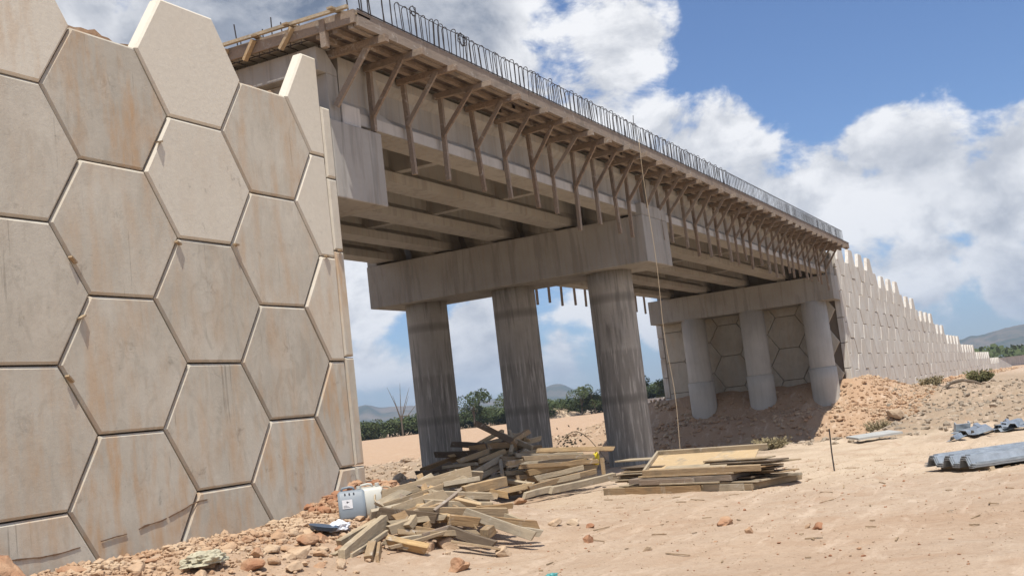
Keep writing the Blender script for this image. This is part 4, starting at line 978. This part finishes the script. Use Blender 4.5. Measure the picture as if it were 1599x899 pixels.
# ---------------------------------------------------------------- jerrycans, bag, bowl, yellow jug
def jerrycan(x, y, z, rz, mat, label, tilt=0., withlabel=False):
    root = empty('jerrycan', (x, y, z), rz); root.rotation_euler = (tilt, 0, rz); tag(root, label, 'jerrycan')
    bm = bmesh.new(); bmesh.ops.create_cube(bm, size=1)
    for v in bm.verts:
        v.co = Vector((v.co.x*.40, v.co.y*.26, (v.co.z+.5)*.44))
    bmesh.ops.bevel(bm, geom=bm.edges[:], offset=.045, segments=4, affect='EDGES', profile=.5)
    for v in bm.verts:
        if v.co.z > .40: v.co.z -= .02*abs(v.co.x)/.2
        if v.co.y < -.12 and .08 < v.co.z < .34 and abs(v.co.x) < .15: v.co.y += .006
    me = bpy.data.meshes.new('body'); bm.to_mesh(me); bm.free(); me.polygons.foreach_set('use_smooth', [True]*len(me.polygons)); me.materials.append(mat)
    o = bpy.data.objects.new('body', me); COL.objects.link(o); o.parent = root
    MB().tube([(.12, 0, .43), (.12, 0, .475)], .032, 16).build('cap', M['can_white'], root)
    MB().tube([(-.14, 0, .425), (-.12, 0, .465), (-.02, 0, .475), (.03, 0, .465), (.05, 0, .425)], .018, 10).build('handle', mat, root, smooth=True)
    root.scale = (.9, .9, .9)
    if withlabel:
        MB().box(-.14, .01, -.1352, -.1335, .17, .30).build('label', M['label'], root)
        lb = MB()
        for k in range(3): lb.box(-.125+k*.002, -.03-k*.02, -.1362, -.1355, .185+k*.014, .190+k*.014)
        lb.box(-.075, -.055, -.1362, -.1355, .25, .275).box(-.062, -.035, -.1362, -.1355, .258, .267)
        lb.build('label_print', M['ink'], root)
        mk = MB()
        for k in range(3): mk.tube([(-.09+.065*k, -.134, .385), (-.09+.065*k, -.1385, .385)], .012, 8)
        mk.build('vent_marks', M['ink'], root)
    return root
jx, jy = 2.86, -.93
jerrycan(jx, jy, ground(jx, jy)+.0, -.95, M['can_grey'], 'grey blue plastic jerrycan with white paper label beside the wall corner', withlabel=True)
jerrycan(3.22, -.98, ground(3.22, -.98)-.03, -.85, M['can_white'], 'whitish plastic jerrycan tucked behind the grey one', tilt=.10)
rp2 = MB().tube([(3.25+.22*math.cos(t), -1.25+.15*math.sin(t), 1.22+.1*math.sin(t*1.5)) for t in [k*.35 for k in range(12)]], .012, 6)
o = rp2.build('hose', M['rope'], smooth=True); tag(o, 'loop of pale cord beside the whitish jerrycan', 'cord')
def crumple(name, x, y, z, sx, sy, sz, mat, label, cat, seed):
    bm = bmesh.new(); bmesh.ops.create_icosphere(bm, subdivisions=4, radius=1); mb = MB()
    for v in bm.verts:
        p = v.co.copy(); p *= 1+.45*noise.noise(p*2.1+Vector((seed,0,0)))+.22*noise.noise(p*5+Vector((0,seed,0))); mb.v.append((p.x*sx, p.y*sy, max(-.3, p.z)*sz))
    for f in bm.faces: mb.f.append(tuple(v.index for v in f.verts))
    bm.free(); o = mb.build(name, mat, None, (x, y, z)); tag(o, label, cat); return o
crumple('plastic_bag', 2.25, -1.12, ground(2.25, -1.12)+.05, .17, .12, .09, M['white_bag'], 'crumpled white plastic bag on the rocks by the wall', 'bag', 3)
o = MB().tube([(0,0,0),(0,0,.05)], [.16,.19], 20).build('plastic_tray', M['blue'], None, (2.02, -1.05, ground(2.02, -1.05)+.06)); o.rotation_euler = (.2, .1, 0); tag(o, 'shallow dark blue plastic dish beside the white bag', 'dish')
crumple('sack', -.33, -1.22, ground(-.33, -1.22)+.09, .28, .17, .10, M['sack'], 'crumpled dirty woven sack among the rocks at the wall foot', 'sack', 9)
M['teal'] = plain('teal wrapper', (.12,.42,.40), .4, 0, .6, 60, .1)
crumple('wrapper', 1.10, -4.62, .37, .10, .05, .025, M['teal'], 'small crumpled teal and white wrapper at the bottom edge of the sand', 'wrapper', 5)
# yellow jug at the right of the far pile
yj = empty('yellow_jug', (12.75, -.35, .93)); yj.rotation_euler = (.2, .25, .4); tag(yj, 'bright yellow plastic jug on the far pile planks', 'jug')
MB().box(-.09, .11, -.07, .07, -.1, .13).build('body', M['yellow'], yj, bevel=.03, seg=3)
MB().tube([(-.12, 0, .12), (-.2, 0, .12), (-.2, 0, -.0), (-.1, 0, -.0)], .025, 8).build('handle', M['yellow'], yj, smooth=True)
MB().tube([(0, 0, .12), (0, 0, .17)], .035, 12).build('neck', M['yellow'], yj)
o = MB().box(-.04, .04, -.03, .03, 0, .35).build('wooden_peg', M['wood_gold'], None, (12.62, -.55, .62)); tag(o, 'short pale peg standing below the yellow jug', 'peg')

# ---------------------------------------------------------------- plants
mt, nt, bs = newmat('tree foliage'); b = NB(nt); P = b.coord('Object'); n = b.noise(P, .8, 4, .6); oi = b.N('ShaderNodeObjectInfo')
c = b.mix(b.mr(n, .35, .65), (.055,.075,.03), (.10,.115,.05)); c = b.mix(b.mr(oi.outputs['Random'], 0, 1, 0, .6), c, (.04,.058,.03)); nt.links.new(c, bs.inputs['Base Color']); bs.inputs['Roughness'].default_value = .8; bs.inputs['Specular IOR Level'].default_value = .1
M['leaf'] = mt
M['bark'] = plain('bark', (.16,.13,.10), .9, 0, .4, 12, .4, .1)
M['dry'] = plain('dry scrub', (.30,.25,.15), .95, 0, .4, 3, 0, .1)
def crown(mb, cx, cy, cz, rx, rz, n, s, seed):
    r_ = random.Random(seed)
    lobes = [(cx+r_.gauss(0, rx*.45), cy+r_.gauss(0, rx*.45), cz+r_.uniform(-rz*.5, rz*.75), rx*r_.uniform(.3, .6)) for _ in range(11)]
    for _ in range(n):
        lx, ly, lz, lr = r_.choice(lobes); d = Vector((r_.gauss(0,1), r_.gauss(0,1), r_.gauss(0,1))).normalized()*lr*r_.uniform(.55, 1.05)**.6
        p = Vector((lx, ly, lz))+Vector((d.x, d.y, d.z*.8)); u = Vector((r_.gauss(0,1), r_.gauss(0,1), r_.gauss(0,.6))).normalized(); w = u.orthogonal().normalized()
        q = s*r_.uniform(.5, 1.3); b0 = len(mb.v); mb.v += [tuple(p-u*q), tuple(p+w*q*.6), tuple(p+u*q), tuple(p-w*q*.6)]; mb.f.append((b0, b0+1, b0+2, b0+3))
def make_tree(h, w, seed, trunk=True):
    root = empty('tree'); r_ = random.Random(seed); mb = MB(); crown(mb, 0, 0, h*(.48 if trunk else .40), w*.5, h*.44, 2300, .20, seed)
    mb.build('crown', M['leaf'], root)
    tk = MB().tube([(0,0,-.3),(.1,0,h*.25),(.05,.1,h*.55)], [.05*h*.5, .035*h*.5, .02*h*.5], 7)
    for k in range(4):
        a = r_.uniform(0, 6.28); tk.tube([(.08,0,h*.25),(w*.2*math.cos(a),w*.2*math.sin(a),h*.5),(w*.3*math.cos(a),w*.3*math.sin(a),h*.68)], [.02*h*.5,.012*h*.5,.005*h*.5], 5)
    tk.build('trunk', M['bark'], root); return root
protos = [make_tree(8, 6.5, 1), make_tree(8, 5, 2), make_tree(6, 6, 3), make_tree(4, 5, 4, False), make_tree(4, 6, 5, False)]
ph = [8, 8, 6, 4, 4]; used = [False]*5; ntree = [0]
def place_tree(k, x, y, h, label, group=None, wide=1.):
    o = protos[k] if not used[k] else copy_tree(protos[k]); used[k] = True
    s_ = h/ph[k]; o.location = (x, y, .25); o.scale = (s_*wide, s_*wide, s_); o.rotation_euler = (0, 0, rr.uniform(0, 6.28))
    o.name = 'tree' if k < 3 else 'bush'; tag(o, label, 'tree' if k < 3 else 'bush', group)
NAMED = [(0,211.,111.8,9.6,'tall round dark tree standing between the first and second pier columns'),
 (1,214.5,104.5,9.2,'tall lighter tree just left of the second pier column'),
 (0,229,93.2,7.8,'dark tree with a pointed top between the second and third pier columns'),
 (1,230.5,90.4,7.0,'lighter tree right beside the pointed dark tree'),
 (2,226,100.2,5.2,'low tree directly right of the second pier column'),
 (2,219.3,114.5,5.5,'low bushy tree between the first pier column and the tall round tree')]
for k, x, y, h, lb in NAMED: place_tree(k, x, y, h, lb, wide=1.05)
C0 = Vector((CAMPOS[0], CAMPOS[1]))
for i in range(72):
    az = 15.5+i*(35.8-15.5)/71+rr.uniform(-.12, .12); D = rr.uniform(258, 285); k = rr.choice((2, 3, 4, 3, 4)); h = rr.uniform(3.3, 5.2)
    if az < 20.5: h = rr.uniform(5.5, 8.2); k = rr.choice((0, 1, 2))
    if 20.5 < az < 24: h = rr.uniform(3.5, 5.8)
    place_tree(k, C0.x+D*math.cos(R(az)), C0.y+D*math.sin(R(az)), h, 'green bush or low tree in the far belt behind the sandy field' if k > 2 else 'green tree in the far belt behind the sandy field', 'belt of bushes beyond the field' if k > 2 else 'belt of trees beyond the field', wide=rr.uniform(1.0, 1.35))
for k in range(5):
    if not used[k]:
        place_tree(k, 240, 140, 5, 'green tree beyond the field')
# dead tree
dt = empty('dead_tree', (208.8, 129.5, .3)); tag(dt, 'bare dead tree with spreading branches rising above the bushes', 'tree')
mb = MB().tube([(0,0,0),(0,0,4.5)], [.25,.16], 7); mb.build('trunk', M['bark'], dt)
for k, (dx, dy, h) in enumerate(((-2.2,1.6,11.5),(2.4,-1.5,11.),(.3,-.4,12.2),(-1.1,1,9.5),(1.5,-1.6,9.),(3.6,-2.8,7.5))):
    MB().tube([(0,0,3.+.3*k),(dx*.35,dy*.35,h*.6),(dx*.8,dy*.8,h*.88),(dx,dy,h)], [.13,.09,.05,.02], 5).build('limb', M['bark'], dt)
# low far walls
def lowwall(x0, y0, x1, y1, h, label):
    a = math.atan2(y1-y0, x1-x0); L = math.hypot(x1-x0, y1-y0); root = empty('low_wall', (x0, y0, .3), a); tag(root, label, 'wall')
    MB().box(0, L, -.15, .15, -.3, h).build('wall_body', M['mortar'], root); MB().box(-.02, L+.02, -.2, .2, h+.003, h+.12).build('coping', M['mortar'], root)
lowwall(250, 95, 226, 72, 1.9, 'pale low wall across the field right of the third column')
lowwall(236, 66.5, 226, 60, 1.7, 'pale low wall end beside the far left corner of the abutment') if False else None
lowwall(240, 6, 203, -4, 1.9, 'pale low wall beyond the end of the long far wall')
# sand heap
mb = MB(); n = 40
for j in range(n+1):
    for i in range(n+1):
        u, v = -1+2*i/n, -1+2*j/n; r_ = math.hypot(u, v)
        z = max(0, 1-r_)*2.1*(1+.25*fbm(u*2, v*2, 5, 4))+max(0, 1-math.hypot((u+.45)/.7, v))*1.2 - .15
        mb.v.append((u*7, v*6, z))
for j in range(n):
    for i in range(n): mb.f.append((j*(n+1)+i, j*(n+1)+i+1, (j+1)*(n+1)+i+1, (j+1)*(n+1)+i))
o = mb.build('sand_heap', M['rock_tan'], None, (232, 99.5, .25), smooth=True); o.rotation_euler = (0, 0, -.7); tag(o, 'pale heap of excavated sand in front of the trees', 'heap')
# far woods at the right and dry scrub
mb = MB()
for i in range(2600):
    az = rr.uniform(-3, 4.2); D = rr.uniform(420, 640); x = C0.x+D*math.cos(R(az)); y = C0.y+D*math.sin(R(az)); z = rr.uniform(0, 6.5)+1.5*fbm(az*1.2, D*.01, 0, 3)
    q = rr.uniform(.6, 1.6); b0 = len(mb.v); u = Vector((rr.gauss(0,1), rr.gauss(0,1), rr.gauss(0,1))).normalized()*q; w = u.orthogonal().normalized()*q*.8; p = Vector((x, y, z)); mb.v += [tuple(p-u), tuple(p+w), tuple(p+u), tuple(p-w)]; mb.f.append((b0, b0+1, b0+2, b0+3))
o = mb.build('far_woods', M['leaf']); tag(o, 'far dark woods beyond the end of the wall', kind='stuff')
def scrub(name, x, y, h, w, mat, label, n=260, leaf=.03):
    root = MB(); r_ = random.Random(int(x*10)); 
    for _ in range(n):
        a = r_.uniform(0, 6.28); t_ = r_.uniform(.2, 1); l = h*r_.uniform(.4, 1); dx, dy = w*.5*math.cos(a)*t_, w*.5*math.sin(a)*t_; bx_, by_ = dx*.3, dy*.3
        p0 = Vector((bx_, by_, 0)); p1 = Vector((dx, dy, l)); root.tube([p0, (p0+p1)/2+Vector((0, 0, l*.15)), p1], [.008, .006, .003], 3, cap=False)
        for q_ in range(3):
            p = p0.lerp(p1, r_.uniform(.4, 1)); u = Vector((r_.gauss(0,1), r_.gauss(0,1), r_.gauss(0,1))).normalized()*leaf*r_.uniform(.6, 1.6); v_ = u.orthogonal()*.5; b0 = len(root.v); root.v += [tuple(p-u), tuple(p+v_), tuple(p+u), tuple(p-v_)]; root.f.append((b0, b0+1, b0+2, b0+3))
    o = root.build(name, mat, None, (x, y, gz(x, y)-.03)); tag(o, label, 'bush'); return o
M['olive'] = plain('olive scrub', (.17,.165,.08), .95, 0, .4, 3, 0, .1)
scrub('scrub_bush', 56, -5.1, .8, 1.7, M['olive'], 'small olive green bush on the rubble field at the right', 420, .06)
scrub('scrub_bush', 52, -3.0, .6, 1.5, M['dry'], 'low dry bush left of the olive green bush', 300, .05)
scrub('scrub_bush', 33, -3.1, .6, 1.2, M['dry'], 'dry grey brown bush on the rubble slope at the right', 260, .03)
scrub('scrub_bush', 21.5, -2.0, .35, 1.2, M['dry'], 'dry grass tuft at the edge of the bridge shadow', 260, .03)
o = MB().tube([(-.9,0,0),(-.5,.05,.28),(.1,0,.36),(.7,.05,.2),(1,0,.05)], [.10,.09,.08,.07,.04], 7).build('dead_branch', M['wood_dark'], None, (50, -4.6, gz(50, -4.6)+.02)); o.rotation_euler = (0, 0, -1.2); tag(o, 'curved black branch lying on the rubble at the right', 'branch')
# arching weed
we = empty('weed', (24.5, 4.2, gz(24.5, 4.2))); tag(we, 'tall arching dry weed stalk in front of the rubble left of the third column', 'weed')
pts = []
for k in range(9): t_ = k/8; pts.append((-.35*t_*1.0, 1.35*t_, 1.15*math.sin(t_*2.2)))
MB().tube(pts, .012, 5).build('stalk', M['dry'], we)
lf = MB()
for k in range(70):
    p = Vector(pts[rr.choice((5,6,7,8,8,7))])+Vector((rr.gauss(0,.14), rr.gauss(0,.2), rr.gauss(-.22,.25))); u = Vector((rr.gauss(0,1), rr.gauss(0,1), rr.gauss(0,1))).normalized()*.055; w = u.orthogonal()*.6
    b0 = len(lf.v); lf.v += [tuple(p-u), tuple(p+w), tuple(p+u), tuple(p-w)]; lf.f.append((b0, b0+1, b0+2, b0+3))
lf.build('leaves', M['dry'], we)
